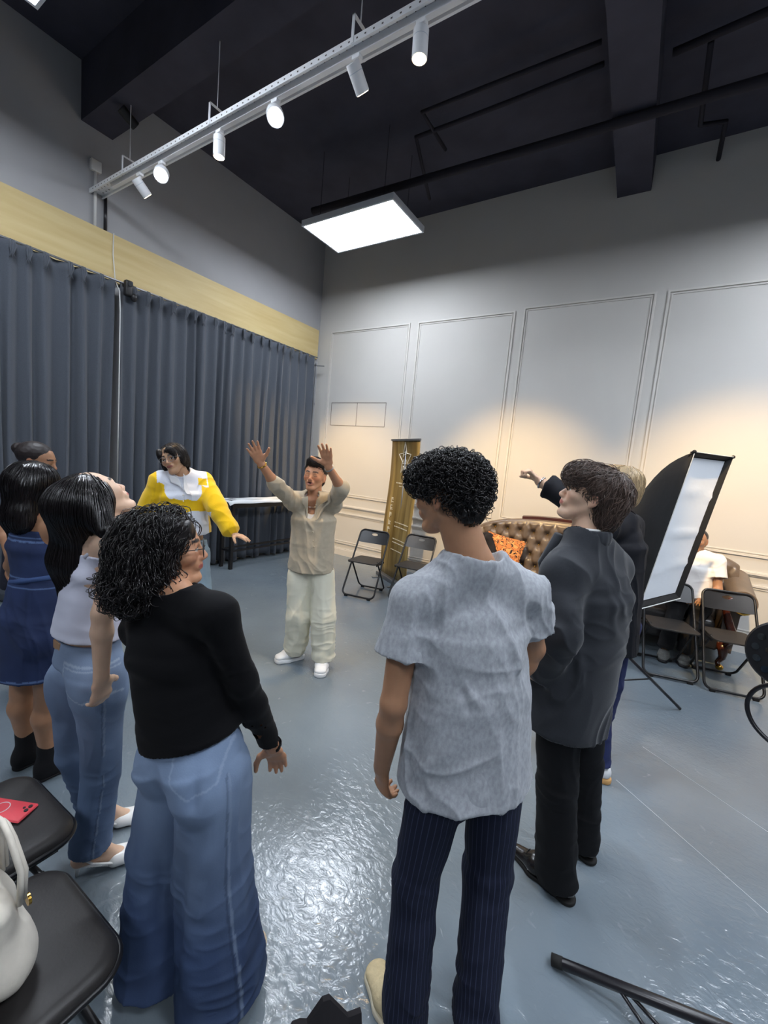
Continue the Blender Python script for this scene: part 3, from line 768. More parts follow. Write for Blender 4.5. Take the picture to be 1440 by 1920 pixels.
strokes([(0,0,0,1),(0,0,1,0),(1,0,1,1)], -.055, 1.71, .09, .06)
strokes([(0,0,0,1),(0,1,1,0),(1,0,1,1)], -.055, 1.61, .09, .07)
mb.build('star_emblem', WP, t)
mb = MB()
rg = random.Random(4)
for (z, x0, x1, h) in ((1.42,-.20,.22,.018),(1.38,-.12,.14,.010),(.86,-.1,.3,.012),(.80,-.1,.3,.012),(.62,-.1,.28,.012),(.57,-.1,.25,.012),(.46,-.12,.2,.012)):
    x = x0
    while x < x1: w_ = rg.uniform(.015,.05); mb.box((x,yof(z,x)-.006,z),(x+w_,yof(z,x)-.004,z+h)); x += w_+.012
mb.build('text_line', WP, t)
mb = MB(); z = 1.20
for c in ((1,1,0,1),(1,0,1,1),(1,1,1,0),(0,1,1,1),(1,1,0,0),(1,0,0,1)):
    for q,b_ in enumerate(c):
        if b_: mb.box((-.27+.0*q, -.012+yof(z,-.25), z-.02*q),(-.215+.012*(q%2), -.009+yof(z,-.25), z-.02*q+.01))
    mb.box((-.27,-.012+yof(z,-.25),z-.07),(-.258,-.009+yof(z,-.25),z+.01)); z -= .11
mb.build('side_title', WP, t)
# ------------------------------------------------------------------ sofa
LEA = mat('brown_leather', (112,97,84), .33, spec=.55, noise=(5,.35), bump=(70,.25,.003))
LED = mat('dark_leather', (40,37,36), .35, spec=.5, noise=(6,.3), bump=(60,.3,.003))
WOOD = mat('mahogany', (84,38,22), .22, spec=.6, noise=((4,30,30),.45), coat=.4)
t = thing('chesterfield_sofa', 'brown buttoned leather sofa with scrolled arms and carved wooden trim against the panelled wall', 'sofa', (-.47,0,0))
def TX(x): return x+.47
SX0, SX1, YW = TX(-1.93), TX(.86), 5.80
# tufted back
def topz(x):            # crest line rises over the middle part
    u = x/((SX1-SX0)/2); u = (x-(SX0+SX1)/2)/((SX1-SX0)/2)
    return .97+.20*max(0,1-abs(u)**3.0)**.8
nx, nzz = 220, 60; V_ = []; F_ = []
btn = []
rows = [0.56,.70,.84,.98]
for r_, zb_ in enumerate(rows):
    x = SX0+.12+(.085 if r_ % 2 else 0)
    while x < SX1-.1:
        if zb_ < topz(x)-.06: btn.append((x, zb_))
        x += .17
xs = np.linspace(SX0, SX1, nx+1); ss = np.linspace(0,1,nzz+1)
BT = np.array(btn)
for s_ in ss:
    for x in xs:
        tz = topz(x)
        if s_ < .8: z = .40+(tz-.04-.40)*(s_/.8); y = 5.47+.10*(s_/.8); roll = 0
        else: a = (s_-.8)/.2*PI*.95; z = tz-.04+.045*math.sin(a); y = 5.57+.05*(1-math.cos(a))
        d2 = np.hypot((BT[:,0]-x), (BT[:,1]-z)); m_ = d2.min()
        dep = .045*math.exp(-(m_/.035)**2)
        # diagonal creases between neighbours
        if s_ < .8:
            # creases are where the two nearest button distances along the diagonals meet
            gx = (x-(SX0+.12))/.17; gz = (z-.56)/.14
            q1 = (gx+gz*.5) % 1; q2 = (gx-gz*.5) % 1
            e = min(min(q1,1-q1), min(q2,1-q2))*.15
            if z > .50: dep += .016*math.exp(-(e/.012)**2)
            else:
                q = gx*2 % 1; dep += .010*math.exp(-((min(gx%1,1-gx%1)*.17)/.012)**2)
            y += dep-.022*min(1,m_/.06)
        V_.append((x,y,z))
for j in range(nzz):
    for i in range(nx): F_.append((j*(nx+1)+i,j*(nx+1)+i+1,(j+1)*(nx+1)+i+1,(j+1)*(nx+1)+i))
bk = meshobj('backrest', V_, F_, LEA, t, smooth=True)
mb = MB(); mb.box((SX0,5.62,.16),(SX1,5.75,.86)); mb.build('back_panel', LED, t)
mb = MB()
for (x,z) in btn: mb.sph((x, 5.475+.10*((z-.4)/.55)+.022, z), (.011,.007,.011), 8)
mb.build('button_row', M['brass'], t, smooth=True)
# carved wooden crest
pts = [(x, topz(x)) for x in np.linspace(SX0+.55,SX1-.5,40)]
mb = MB(); V_=[];F_=[]
for (x,z) in pts: V_ += [(x,5.60,z-.015),(x,5.59,z+.035),(x,5.64,z+.045),(x,5.67,z-.01)]
for i in range(len(pts)-1):
    for k in range(4): F_.append((i*4+k,i*4+(k+1)%4,(i+1)*4+(k+1)%4,(i+1)*4+k))
meshobj('crest_rail', V_, F_, WOOD, t)
# seat
MB().box((SX0+.12,5.12,.17),(SX1-.12,5.62,.33),.03).build('seat_base', LED, t, smooth=True)
for k in range(3):
    x0 = SX0+.16+k*(SX1-SX0-.32)/3; x1 = x0+(SX1-SX0-.32)/3-.01
    MB().box((x0,5.08,.33),(x1,5.50,.47),.05).build('seat_cushion', LED, t, smooth=True)
# scrolled arms
for s_, xa in ((-1,SX0),(1,SX1)):
    nmy = 14; V_=[];F_=[]; pr2 = []
    for k in range(26):
        a = -1.1+5.2*k/25; rr = .115-.0012*k
        pr2.append((xa-s_*.02+s_*rr*math.cos(a)*1.05, .66+rr*math.sin(a)*.95))
    pr2 = [(xa-s_*.13,.18),(xa-s_*.14,.55)]+[(xa-s_*.0+s_*.125*math.cos(a), .685+.115*math.sin(a)) for a in np.linspace(PI*.93,-PI*.45,20)]+[(xa-s_*.0,.56),(xa-s_*.02,.18)]
    for j in range(nmy+1):
        u = j/nmy; y = 5.12+.62*u; lift = .12*u**1.5; pf = 1-.10*(1-u)**4
        for (x,z) in pr2: V_.append((xa+(x-xa)*pf, y, z+(lift if z > .5 else 0)))
    n = len(pr2)
    for j in range(nmy):
        for k in range(n): F_.append((j*n+k,j*n+(k+1)%n,(j+1)*n+(k+1)%n,(j+1)*n+k))
    F_.append(tuple(range(n))); F_.append(tuple(nmy*n+k for k in range(n-1,-1,-1)))
    ob = meshobj('arm', V_, F_, LEA, t, smooth=False); ob.data.shade_smooth(); ob.data.set_sharp_from_angle(angle=.9)
    # wooden scroll front
    c = (xa+s_*.02,.665); 
    sp = [(c[0]+s_*(.012+.0105*k*.55)*math.cos(2.6-k*.42)*1.0, c[1]-.0+(.012+.0058*k)*math.sin(2.6-k*.42)) for k in range(15)]
    mb = MB(); mb.tube([(x,5.10,z) for x,z in sp], [.008+.0012*k for k in range(15)], 8); mb.build('arm_scroll', M['brass'], t, smooth=True)
    pp = [(xa+s_*.075,5.105,.74),(xa-s_*.02,5.10,.755),(xa-s_*.09,5.10,.70),(xa-s_*.115,5.10,.60),(xa-s_*.085,5.09,.50),(xa-s_*.045,5.08,.40),(xa-s_*.045,5.09,.32),(xa-s_*.07,5.10,.26)]
    MB().tube(pp, [.014,.022,.028,.032,.036,.038,.034,.028], 12).build('arm_post', WOOD, t, smooth=True)
    pl = [(xa-s_*.10,5.16,.26),(xa-s_*.075,5.13,.19),(xa-s_*.075,5.13,.12),(xa-s_*.10,5.15,.06),(xa-s_*.09,5.12,.035)]
    MB().tube(pl, [.05,.045,.030,.022,.026], 12).build('leg', WOOD, t, smooth=True)
    MB().sph((xa-s_*.085,5.11,.028),(.034,.04,.028),14).build('foot_cap', M['brass'], t, smooth=True)
# cushions on the sofa
def patterned():
    m = bpy.data.materials.new('leopard_print'); m.use_nodes = True; nt = m.node_tree; b = nt.nodes['Principled BSDF']; b.inputs['Roughness'].default_value = .8
    tc = nt.nodes.new('ShaderNodeTexCoord'); v_ = nt.nodes.new('ShaderNodeTexNoise'); v_.inputs['Scale'].default_value = 17; v_.inputs['Detail'].default_value = 1.5; v_.inputs['Distortion'].default_value = 1.6
    cr = nt.nodes.new('ShaderNodeValToRGB'); cr.color_ramp.interpolation = 'CONSTANT'
    cr.color_ramp.elements[0].color = lin((200,120,60)); cr.color_ramp.elements[1].color = lin((40,24,18)); cr.color_ramp.elements[1].position = .5
    e = cr.color_ramp.elements.new(.57); e.color = lin((226,150,84))
    nt.links.new(tc.outputs['Object'], v_.inputs['Vector']); nt.links.new(v_.outputs['Fac'], cr.inputs[0]); nt.links.new(cr.outputs[0], b.inputs['Base Color']); return m
def pillow(name, label, cat, loc, w, h, th, m, rot, group=None):
    V_=[];F_=[];n=16
    for s_ in (1,-1):
        for j in range(n+1):
            for i in range(n+1):
                u = i/n*2-1; v = j/n*2-1; k = ((1-u*u)*(1-v*v))**.45
                pinch = 1-.06*(u*u*(1-v*v)+v*v*(1-u*u))*0-.10*((1-u*u)*abs(v)+(1-v*v)*abs(u))*0.5
                V_.append((u*w*pinch, s_*th*k, v*h*pinch))
    for s_ in (0,1):
        b = s_*(n+1)**2
        for j in range(n):
            for i in range(n):
                q = (b+j*(n+1)+i,b+j*(n+1)+i+1,b+(j+1)*(n+1)+i+1,b+(j+1)*(n+1)+i); F_.append(q if s_ == 0 else q[::-1])
    o = meshobj(name, V_, F_, m, None, smooth=True); o.location = loc; o.rotation_euler = rot
    return tag(o, label, cat, group)
pillow('throw_pillow', 'orange and black patterned cushion leaning on the sofa back', 'cushion', (-1.52,5.36,.69), .25, .22, .07, patterned(), (-.30,.12,.05))
# ------------------------------------------------------------------ softbox on a light stand
SBK = mat('black_softbox_fabric', (22,22,25), .75, noise=(20,.3), bump=(30,.3,.004))
SWH = mat('white_diffusion_cloth', (238,242,247), .8, bump=((3,3,6),.35,.02))
c_ = [V(1302,847,3.02), V(1375,857,3.36), V(1276,1113,3.36), V(1197,1142,3.02)]   # top left, top right, bottom right, bottom left of the face
c_[2][2] = c_[3][2]+.02
nrm = nz(np.cross(c_[3]-c_[0], c_[1]-c_[0]))
ctr = sum(c_)/4
if nrm.dot(A(0,0,CAMH)-ctr) < 0: nrm = -nrm
t = thing('softbox', 'tall narrow softbox with white face and black sides on a light stand', 'softbox', ctr)
apex = ctr-nrm*.42
V_=[];F_=[]; NS = 8; NE = 7
def edge(i, u): return c_[i]*(1-u)+c_[(i+1)%4]*u
ring = []
for i in range(4):
    for k in range(NE): ring.append(edge(i,k/NE))
mring = []
for p in ring:
    d = nz(p-ctr); mring.append(apex+(p-ctr)*.16)
for j in range(NS+1):
    s_ = j/NS
    for p,q in zip(ring, mring):
        b = p+(q-p)*s_; bul = math.sin(PI*s_)*.09
        out = nz((p-ctr)-nrm*(p-ctr).dot(nrm))
        V_.append(b+out*bul)
n = len(ring)
for j in range(NS):
    for k in range(n): F_.append((j*n+k,j*n+(k+1)%n,(j+1)*n+(k+1)%n,(j+1)*n+k))
F_.append(tuple(NS*n+k for k in range(n)))
o = meshobj('shell', V_, F_, SBK, t, smooth=True, world=True); o.modifiers.new('s','SOLIDIFY').thickness = .004
# recessed diffuser
V_=[];F_=[]; nu, nv = 10, 30
for j in range(nv+1):
    for i in range(nu+1):
        u = .06+.88*i/nu; v = .035+.93*j/nv
        top = c_[0]*(1-u)+c_[1]*u; bot = c_[3]*(1-u)+c_[2]*u; p = top*(1-v)+bot*v
        cr_ = sum(.010*math.exp(-((v-vv-.01*math.sin(u*5+vv*9))/.012)**2) for vv in (.27,.52,.76))
        V_.append(p-nrm*(.03+.012*math.sin(PI*u)*math.sin(PI*v))+nrm*cr_)
for j in range(nv):
    for i in range(nu): F_.append((j*(nu+1)+i,j*(nu+1)+i+1,(j+1)*(nu+1)+i+1,(j+1)*(nu+1)+i))
meshobj('diffuser', V_, F_, SWH, t, smooth=True, world=True)
mb = MB()
for a_,b_ in ((0,1),(1,2),(2,3),(3,0)):
    pa, pb = c_[a_], c_[b_]; inw = nz(ctr-(pa+pb)/2)
    w_ = .02 if a_ in (3,) else .035
    q = [pa, pb, pb+inw*w_-nrm*.028, pa+inw*w_-nrm*.028]; mb.add(q+[x-nrm*.004 for x in q], [(0,1,2,3),(7,6,5,4),(0,4,5,1),(1,5,6,2),(2,6,7,3),(3,7,4,0)])
mb.build('rim_flap', SBK, t, world=True)
mb = MB(); mb.tube([c_[3]+nrm*.004, c_[2]+nrm*.004], .004, 6); mb.tube([c_[0]+nrm*.004, c_[3]+nrm*.004], .003, 6); mb.tube([c_[1]+nrm*.004, c_[0]+nrm*.004], .003, 6); mb.build('white_piping', M['white_plastic'], t, world=True)
for i in (0,1): MB().sph(tuple(c_[i]), .014, 10).build('corner_cap', SBK, t, world=True, smooth=True)
# stand
base = V(1150,1190,3.02); bx, by = base[0], base[1]
MB().cyl(apex+nrm*.10, apex-nrm*.10, .06, n=20).build('lamp_socket', M['black_plastic'], t, world=True, auto=40)
stt = thing('light_stand', 'black tripod light stand holding the softbox', 'light stand', (bx,by,0))
MB().cyl((bx,by,.18),(bx,by,1.0),.014,n=12).build('pole', M['black_metal'], stt, world=True, smooth=True)
MB().tube([(bx,by,1.0),(bx,by,1.30),tuple(apex-nrm*.02-A(0,0,.05))], .011, 10).build('upper_pole', M['black_metal'], stt, world=True, smooth=True)
MB().cyl((bx,by,.50),(bx,by,.58),.024,n=14).build('collar', M['black_plastic'], stt, world=True, auto=40)
hub = A(bx,by,.54)
f1 = A(.412,3.915,.012)
dirn = f1-A(bx,by,.012); 
for a_ in (0, 2.094, -2.094):
    e = A(bx,by,.012)+rotz(dirn, a_); MB().tube([hub, e], .011, 10).build('leg', M['black_metal'], stt, world=True, smooth=True)
    mid = hub*.45+e*.55; MB().tube([(bx,by,.22), mid], .006, 8).build('brace', M['black_metal'], stt, world=True, smooth=True)
# ------------------------------------------------------------------ light stand cut by the bottom edge
ft = A(-.063,1.489,.02); th_ = A(.375,1.515,.125); d_ = th_-ft
hub2 = ft+d_*1.75
t = thing('light_stand', 'thick black tripod leg reaching over the floor at the lower right', 'light stand', (hub2[0],hub2[1],0))
MB().tube([ft, ft+d_*.03, hub2], [.015,.017,.017], 14).build('leg', M['black_metal'], t, world=True, smooth=True)
MB().cyl(ft-d_*.02, ft+d_*.06, .0185, n=14).build('rubber_foot', M['rubber'], t, world=True, smooth=True)
for a_ in (2.094,-2.094):
    e = A(hub2[0],hub2[1],.02)+rotz(A(ft[0]-hub2[0],ft[1]-hub2[1],0),a_); MB().tube([hub2, e], .017, 12).build('leg', M['black_metal'], t, world=True, smooth=True)
MB().cyl((hub2[0],hub2[1],.06),(hub2[0],hub2[1],1.5),.016,n=12).build('pole', M['black_metal'], t, world=True, smooth=True)
b0 = ft+d_*.46
for s_ in (-1,1):
    q0 = b0+A(0,s_*.012,-.005)
    q1 = at_z(1222+14*s_,1925,.03); MB().tube([q0, q0+(q1-q0)*1.8], .006, 8).build('brace', M['black_metal'], t, world=True, smooth=True)
# ------------------------------------------------------------------ round stage light at the right edge
pc = V(1478,1228,2.05)
t = thing('stage_light', 'round black lamp with glinting lenses at the right edge', 'stage light', pc)
ax_ = nz(A(-.45,-.75,.05))
sd_ = nz(np.cross(ax_, UP)); up_ = np.cross(sd_, ax_)
MB().tube([pc+ax_*.05, pc+ax_*.04, pc-ax_*.10, pc-ax_*.13], [.155,.165,.165,.12], 40).build('housing', M['black_plastic'], t, world=True, auto=35)
mb = MB()
for (rr, k_) in ((.055,6),(.115,12)):
    for k in range(k_):
        a = 2*PI*k/k_; q = pc+sd_*rr*math.cos(a)+up_*rr*math.sin(a)+ax_*.048; mb.cyl(q, q+ax_*.006, .018, n=12)
mb.build('lens_cluster', mat('lens_glass',(16,22,24),.05,spec=1.0), t, world=True, auto=40)
rc = V(1487,1352,1.95)
MB().tube([rc+sd_*.185*math.cos(a*PI/24)+up_*.16*math.sin(a*PI/24) for a in range(48)], .011, 12, closed=True).build('ring_base', M['black_metal'], t, world=True, smooth=True)
pq = V(1640,1300,2.0)
MB().cyl((pq[0],pq[1],.02),(pq[0],pq[1],1.35),.014,n=12).build('pole', M['black_metal'], t, world=True, smooth=True)
MB().tube([tuple(pc-ax_*.08), (pq[0],pq[1],pc[2])], .012, 10).build('side_arm', M['black_metal'], t, world=True, smooth=True)
MB().tube([tuple(rc+sd_*(.185 if (rc+sd_).dot(GR) > rc.dot(GR) else -.185)), (pq[0],pq[1],rc[2])], .012, 10).build('side_arm', M['black_metal'], t, world=True, smooth=True)
MB().cyl((pq[0],pq[1],0),(pq[0],pq[1],.03),.13,n=28).build('base_plate', M['black_metal'], t, world=True, auto=40)
# ================================================================== people: anatomy and clothing builders
def orth(fwd, up):
    fwd = nz(fwd); up = A(*up); r = nz(np.cross(fwd, up)); u = np.cross(r, fwd); return np.stack([r, fwd, u], 1)
def orth_up(up, fwd):
    up = nz(up); fwd = A(*fwd); r = nz(np.cross(fwd, up)); f_ = np.cross(up, r); return np.stack([r, f_, up], 1)
def head_prims(f, c, R, s=1.0, fem=False, mouth=0):
    P = lambda x,y,z: c+R@(A(x,y,z)*s)
    X = R[:,0]
    f.grp(.022)
    b = lambda p, r, k=None: f.ball(P(*p), tuple(q*s for q in (r if hasattr(r,'__len__') else (r,r,r))), R, k)
    cp = lambda p, q, r1, r2=None, k=None: f.cap(P(*p), P(*q), r1*s, (r1 if r2 is None else r2)*s, k)
    b((0,-.015,.036), (.074,.093,.080)); b((0,.026,.018), (.062,.062,.074), .03)
    f.ell(P(0,.030,-.03), P(0,.050,-.080), (.054*s,.050*s), (.030*s,.030*s), X, None, .03)
    jw = .042 if fem else .047
    for q in (-1,1):
        cp((q*jw,.002,-.045), (q*.018,.060,-.092), .018, .014, .02)
        b((q*.036,.060,-.016), (.024,.022,.022), .02)
    cp((-.030,.080,.023), (.030,.080,.023), .011, k=.015)
    cp((0,.086,.012), (0,.104,-.024), .0075, .011, .010)
    for q in (-1,1): b((q*.010,.097,-.029), (.0085,.010,.007), .005)
    b((0,.078,-.050), (.028,.018,.020), .014)
    if mouth:
        cp((-.015,.093,-.042), (.015,.093,-.042), .0048, k=.004); cp((-.014,.089,-.060-mouth), (.014,.089,-.060-mouth), .006, k=.005)
        f.sub.append((F().ball(P(0,.098,-.052-mouth*.3), (.015*s,.014*s,(.005+mouth*.5)*s), R).groups[0][0], .004))
    else:
        cp((-.017,.0925,-.047), (.017,.0925,-.047), .0048, k=.005); cp((-.014,.0915,-.0565), (.014,.0915,-.0565), .006, k=.005)
    b((0,.076,-.090-mouth*.5), (.019,.016,.016), .014)
    for q in (-1,1): f.sub.append((F().ball(P(q*.031,.099,.003), (.015*s,.012*s,.010*s), R).groups[0][0], .012))
    f.grp(.002)
    for q in (-1,1): b((q*.031,.0765,.002), .0135)
    f.grp(.006)
    for q in (-1,1):
        Re = R@np.array([[math.cos(q*.35),-math.sin(q*.35),0],[math.sin(q*.35),math.cos(q*.35),0],[0,0,1]])
        f.ball(P(q*.077,-.006,-.002), (.0075*s,.018*s,.030*s), Re); f.ball(P(q*.074,-.002,-.026), (.006*s,.009*s,.010*s), Re)
        f.sub.append((F().ball(P(q*.085,.002,.000), (.006*s,.010*s,.016*s), Re).groups[0][0], .005))
def face_color(c, R, s, skin, lips, brow, eye=(60,40,30), closed=False, mouth=0, browt=1.0):
    sk = np.array(lin(skin)[:3]); lp = np.array(lin(lips)[:3]); bw = np.array(lin(brow)[:3])
    def fn(p):
        q = ((p-c)@R)/s; x,y,z = q.T; col = np.tile(sk, (len(p),1))
        near = (np.abs(x) < .1)&(np.abs(z) < .13)&(y > -.1)
        fr = near&(y > .06)
        # natural colour variation of skin: cheeks, nose, ears a little redder
        red = np.exp(-(((np.abs(x)-.04)/.02)**2+((z+.02)/.02)**2))*(fr)+np.exp(-((x/.012)**2+((z+.025)/.012)**2))*fr+1.0*(near&(np.abs(x) > .078)&(y < .03))
        col = col*(1-np.clip(red,0,1)[:,None]*np.array([.02,.14,.14]))
        m = fr&(y > .083)&(((x/.024)**2+((z+.052+mouth*.5)/(.0095+mouth*.6))**2) < 1); col[m] = lp
        if mouth:
            m = fr&(((x/.014)**2+((z+.052+mouth*.3)/(.003+mouth*.5))**2) < 1)&(y < .094); col[m] = lp*.12
        bz = .027+.004*np.sin(np.clip((np.abs(x)-.012)/.034,0,1)*3.0)
        m = fr&(np.abs(x) > .012)&(np.abs(x) < .047)&(np.abs(z-bz) < .0050*browt); col[m] = bw
        for e in (-1,1):
            dx = x-e*.031; dz = z-.002
            if closed:
                m = fr&(np.abs(dx) < .015)&(np.abs(dz+.003-.0*dx+22*dx*dx*-1.0+.002) < .0028); col[m] = bw*.6+sk*.4
            else:
                m = fr&(((dx/.0145)**2+(dz/.0058)**2) < 1); col[m] = (.62,.60,.57)
                m = fr&((dx**2+dz**2) < .0056**2)&(np.abs(dz) < .0055); col[m] = np.array(lin(eye)[:3])*.5
                m = fr&(np.abs(dx) < .016)&(np.abs(dz-.0065+18*dx*dx) < .0017); col[m] = bw
        return col
    return fn
def hand_prims(f, W, D, N, right, s=1.0, curl=.35, spread=.10, thumb=.5, curls=None):
    """palm, four fingers of unequal length and a thumb leaving the side of the palm"""
    W = A(*W); D = nz(D); N = A(*N); N = nz(N-D*N.dot(D)); T = np.cross(D,N) if right else np.cross(N,D)
    f.grp(.012)
    f.ell(W-D*.01, W+D*.030*s, (.022*s,.016*s), (.030*s,.014*s), T, None); f.ell(W+D*.028*s, W+D*.080*s, (.032*s,.0135*s), (.037*s,.012*s), T, .010)
    f.ell(W+D*.03*s+T*.022*s+N*.004, W+D*.05*s+T*.030*s+N*.006, (.014*s,.012*s), (.012*s,.010*s), T)
    for i,(t,L) in enumerate(((.0275,.071),(.0095,.079),(-.009,.073),(-.026,.058))):
        c_ = curl if curls is None else curls[i]
        f.grp(.0035)
        sp = spread*(1.2,.35,-.45,-1.3)[i]
        p = W+D*(.082-(.004 if i in (0,3) else 0)-(.004 if i == 3 else 0))*s+T*t*s
        a = c_*.6; r0 = .0088 if i < 3 else .0078
        for k,fr in enumerate((.45,.31,.24)):
            d = nz(D*math.cos(a)+N*math.sin(a)+T*sp*math.cos(a)); q = p+d*L*fr*s
            f.cap(p, q, (r0-.0007*k)*s, (r0-.0007*(k+1))*s); p = q; a += c_*(1.0 if k == 0 else .8)
        f.groups[-1].append(f.groups[-1][0])
    f.grp(.007)
    p = W+D*.028*s+T*.024*s+N*.004*s; a = 0
    for k,L in enumerate((.036,.031,.026)):
        d = nz(D*(.55+.22*k*thumb)+T*(.85-.35*k*thumb)+N*(.25+.55*thumb*k*.5)); q = p+d*L*s
        f.cap(p, q, (.0125-.0014*k)*s, (.0112-.0014*k)*s); p = q
def frameof(J):
    cS = nz(J['shR']-J['shL']); hS = nz(J['hipR']-J['hipL']); return cS, hS
def torso_prims(f, J, B, e=0.0, k=.06, neck=True, low=0.0):
    cS, hS = frameof(J); wS = nz(cS+hS)
    f.grp(k)
    C, Wt, Pv, N = J['chest'], J['waist'], J['pelvis'], J['neck']
    cw,cd,ww,wd,hw,hd = B['cw']+e,B['cd']+e,B['ww']+e,B['wd']+e,B['hw']+e,B['hd']+e
    upc = nz(N-C)
    f.ell(C+upc*.05, C, (cw*.95,cd*.92), (cw,cd), cS, (.07+e,.03))
    f.ell(C, Wt, (cw,cd), (ww,wd), cS, .03)
    f.ell(Wt, Pv, (ww,wd), (hw,hd), hS, (.03,.05+e+low))
    sl, sr = J['shL'], J['shR']; r = B.get('sr',.055)+e
    mid = (sl+sr)/2
    f.cap(sl, mid+upc*.01, r*.95, r*1.15); f.cap(sr, mid+upc*.01, r*.95, r*1.15)
    if neck:
        f.cap(N, sl*.62+N*.38-upc*.012, .050+e*.7, .040+e, .05); f.cap(N, sr*.62+N*.38-upc*.012, .050+e*.7, .040+e, .05)
    fw = np.cross(np.array([0,0,1.0]), hS)
    if B.get('butt',0):
        for s_ in ('L','R'): f.ball(J['hip'+s_]-fw*(hd*.42)-A(0,0,.02), (.082+e,.075+e,.085+e), orth_up(UP, fw))
    if B.get('bust',0):
        fc = np.cross(nz(N-C), cS)
        fc = -fc if fc.dot(fw) < 0 else fc
        for q in (-1,1): f.ball(C+cS*q*cw*.48+fc*(cd*.75)-A(0,0,.03), (.058+e*.6,)*2+(.056+e*.6,))
def arm_prims(f, J, s_, B, e=0.0, f0=0.0, f1=2.0, k=.014, flare=0.0, flat=False):
    """f0..f1 along the arm: 0 shoulder, 1 elbow, 2 wrist"""
    S_, E_, W_ = J['sh'+s_], J['el'+s_], J['wr'+s_]
    ru, re, rw = B.get('ru',.048)+e, B.get('re',.037)+e, B.get('rw',.025)+e
    f.grp(k)
    if f0 < 1:
        b = min(f1,1.0); p = S_+(E_-S_)*b
        f.ell(S_, p, (ru,ru), (ru+(re-ru)*b+flare, ru+(re-ru)*b+flare), None, (None,.004) if (flat and f1 <= 1) else None)
    if f1 > 1:
        b = f1-1; m = E_+(W_-E_)*min(b,.3); p = E_+(W_-E_)*b; rm = re*1.04
        f.cap(E_, m, re, rm)
        if b > .3: f.ell(m, p, (rm,rm), (rw+(rm-rw)*(1-b)/.7+flare,)*2, None, (None,.004) if flat else None)
def leg_prims(f, J, s_, B, e=0.0, k=.02, g=1):
    H_, K_, An = J['hip'+s_], J['kn'+s_], J['an'+s_]
    f.grp(k)
    f.cap(H_, K_, B.get('rt',.082)+e, B.get('rk',.052)+e); m = K_*.72+An*.28; fw = nz(J['toe'+s_]-An); fw[2] = 0
    f.cap(K_, m-fw*.012, .050+e, B.get('rc',.054)+e); f.cap(m-fw*.012, An, B.get('rc',.054)+e, B.get('ra',.034)+e)
def foot_prims(f, J, s_, e=0.0):
    An, T = J['an'+s_], J['toe'+s_]; f.grp(.02)
    d = T-An; d[2] = 0; d = nz(d); sd = np.cross(d, UP); z0 = min(An[2]-.05, T[2])
    heel = A(An[0],An[1],J.get('heelz',T[2]))-d*.035+A(0,0,.012)
    f.cap(An, heel, .034+e, .030+e); f.ell(heel, T+A(0,0,.004), (.030+e,.026+e), (.036+e,.018+e), sd, None); f.cap(An+d*.01-A(0,0,.01), T-d*.05+A(0,0,.012), .032+e, .024+e)
def make_body(J, B, root, skin, hc, HR, hs=1.0, fem=False, lips=(150,80,70), brow=(30,22,20), closed=False, mouth=0, hands=None, res=.005, extra=None, bare_feet=False, te=-.014, le=-.014, fe=-.012):
    f = F(.012)
    B = dict(B, butt=0, bust=0 if te < -.005 else B.get('bust',0)); torso_prims(f, J, B, te)
    nr = .047 if fem else .056
    f.grp(.03); f.cap(J['neck']-nz(J['neck']-J['chest'])*.03, hc+HR@A(0,-.022,-.055)*hs, nr*1.14, nr)
    for s_ in 'LR':
        arm_prims(f, J, s_, B, flare=0); leg_prims(f, J, s_, B, le); foot_prims(f, J, s_, fe)
        if hands and hands.get(s_):
            h = dict(hands[s_]); f2 = hand_prims(f, J['wr'+s_], h.pop('D'), h.pop('N'), s_ == 'R', **h)
    head_prims(f, hc, HR, hs, fem, mouth)
    if extra: extra(f)
    m = skin['m']
    return sobj('body', f, res, m, root, colfn=face_color(hc, HR, hs, skin['c'], lips, brow, closed=closed, mouth=mouth), it=1), f
def skin(name, c, rough=.5):
    return dict(c=c, m=mat(name, c, rough, spec=.4, attr=True, noise=(40,.10), bump=(160,.06,.002), sss=.12))
def clone_noclip(f):
    g = F(f.kg); g.groups = f.groups; g.ks = f.ks; return g
def folds(kind, seed=0, amp=.006, axis=2):
    """soft cloth folds as offsets"""
    def fn(p, n):
        if kind == 'hang':
            w = vnoise(p,(5,5,3),seed+9)*.12; q = p+w[:,None]
            return amp*(ridge(q,(13,13,2.6),seed)-.4)+amp*.45*(ridge(q,(9,9,14),seed+3)-.5)
        if kind == 'bunch':
            w = vnoise(p,(6,6,6),seed+9)*.05; q = p+w[:,None]
            return amp*(ridge(q,(6,6,24),seed)-.4)+amp*.5*vnoise(q,(14,14,18),seed+2)
        return amp*(ridge(p+vnoise(p,(5,5,5),seed+7)[:,None]*.06,(9,9,9),seed)-.45)+amp*.35*vnoise(p,(22,22,22),seed+1)
    return fn
def seams(segs):
    """raised or sunk creases: (a, b, width, height)"""
    def fn(p):
        d = np.zeros(len(p))
        for (a,b,w,h) in segs:
            a = A(*a); b = A(*b); v = b-a; t = np.clip(((p-a)@v)/(v@v),0,1); q = np.linalg.norm(p-a-t[:,None]*v,axis=1)
            d += h*np.exp(-(q/w)**2)*np.minimum(1,4*np.minimum(t+.05,1.05-t))
        return d
    return fn
def segdist(p, a, b):
    a = A(*a); b = A(*b); v = b-a; t = np.clip(((p-a)@v)/(v@v),0,1); return np.linalg.norm(p-a-t[:,None]*v,axis=1), t
def poly(p, pts):
    d = np.full(len(p), 9.0)
    for a,b in zip(pts[:-1],pts[1:]): d = np.minimum(d, segdist(p,a,b)[0])
    return d
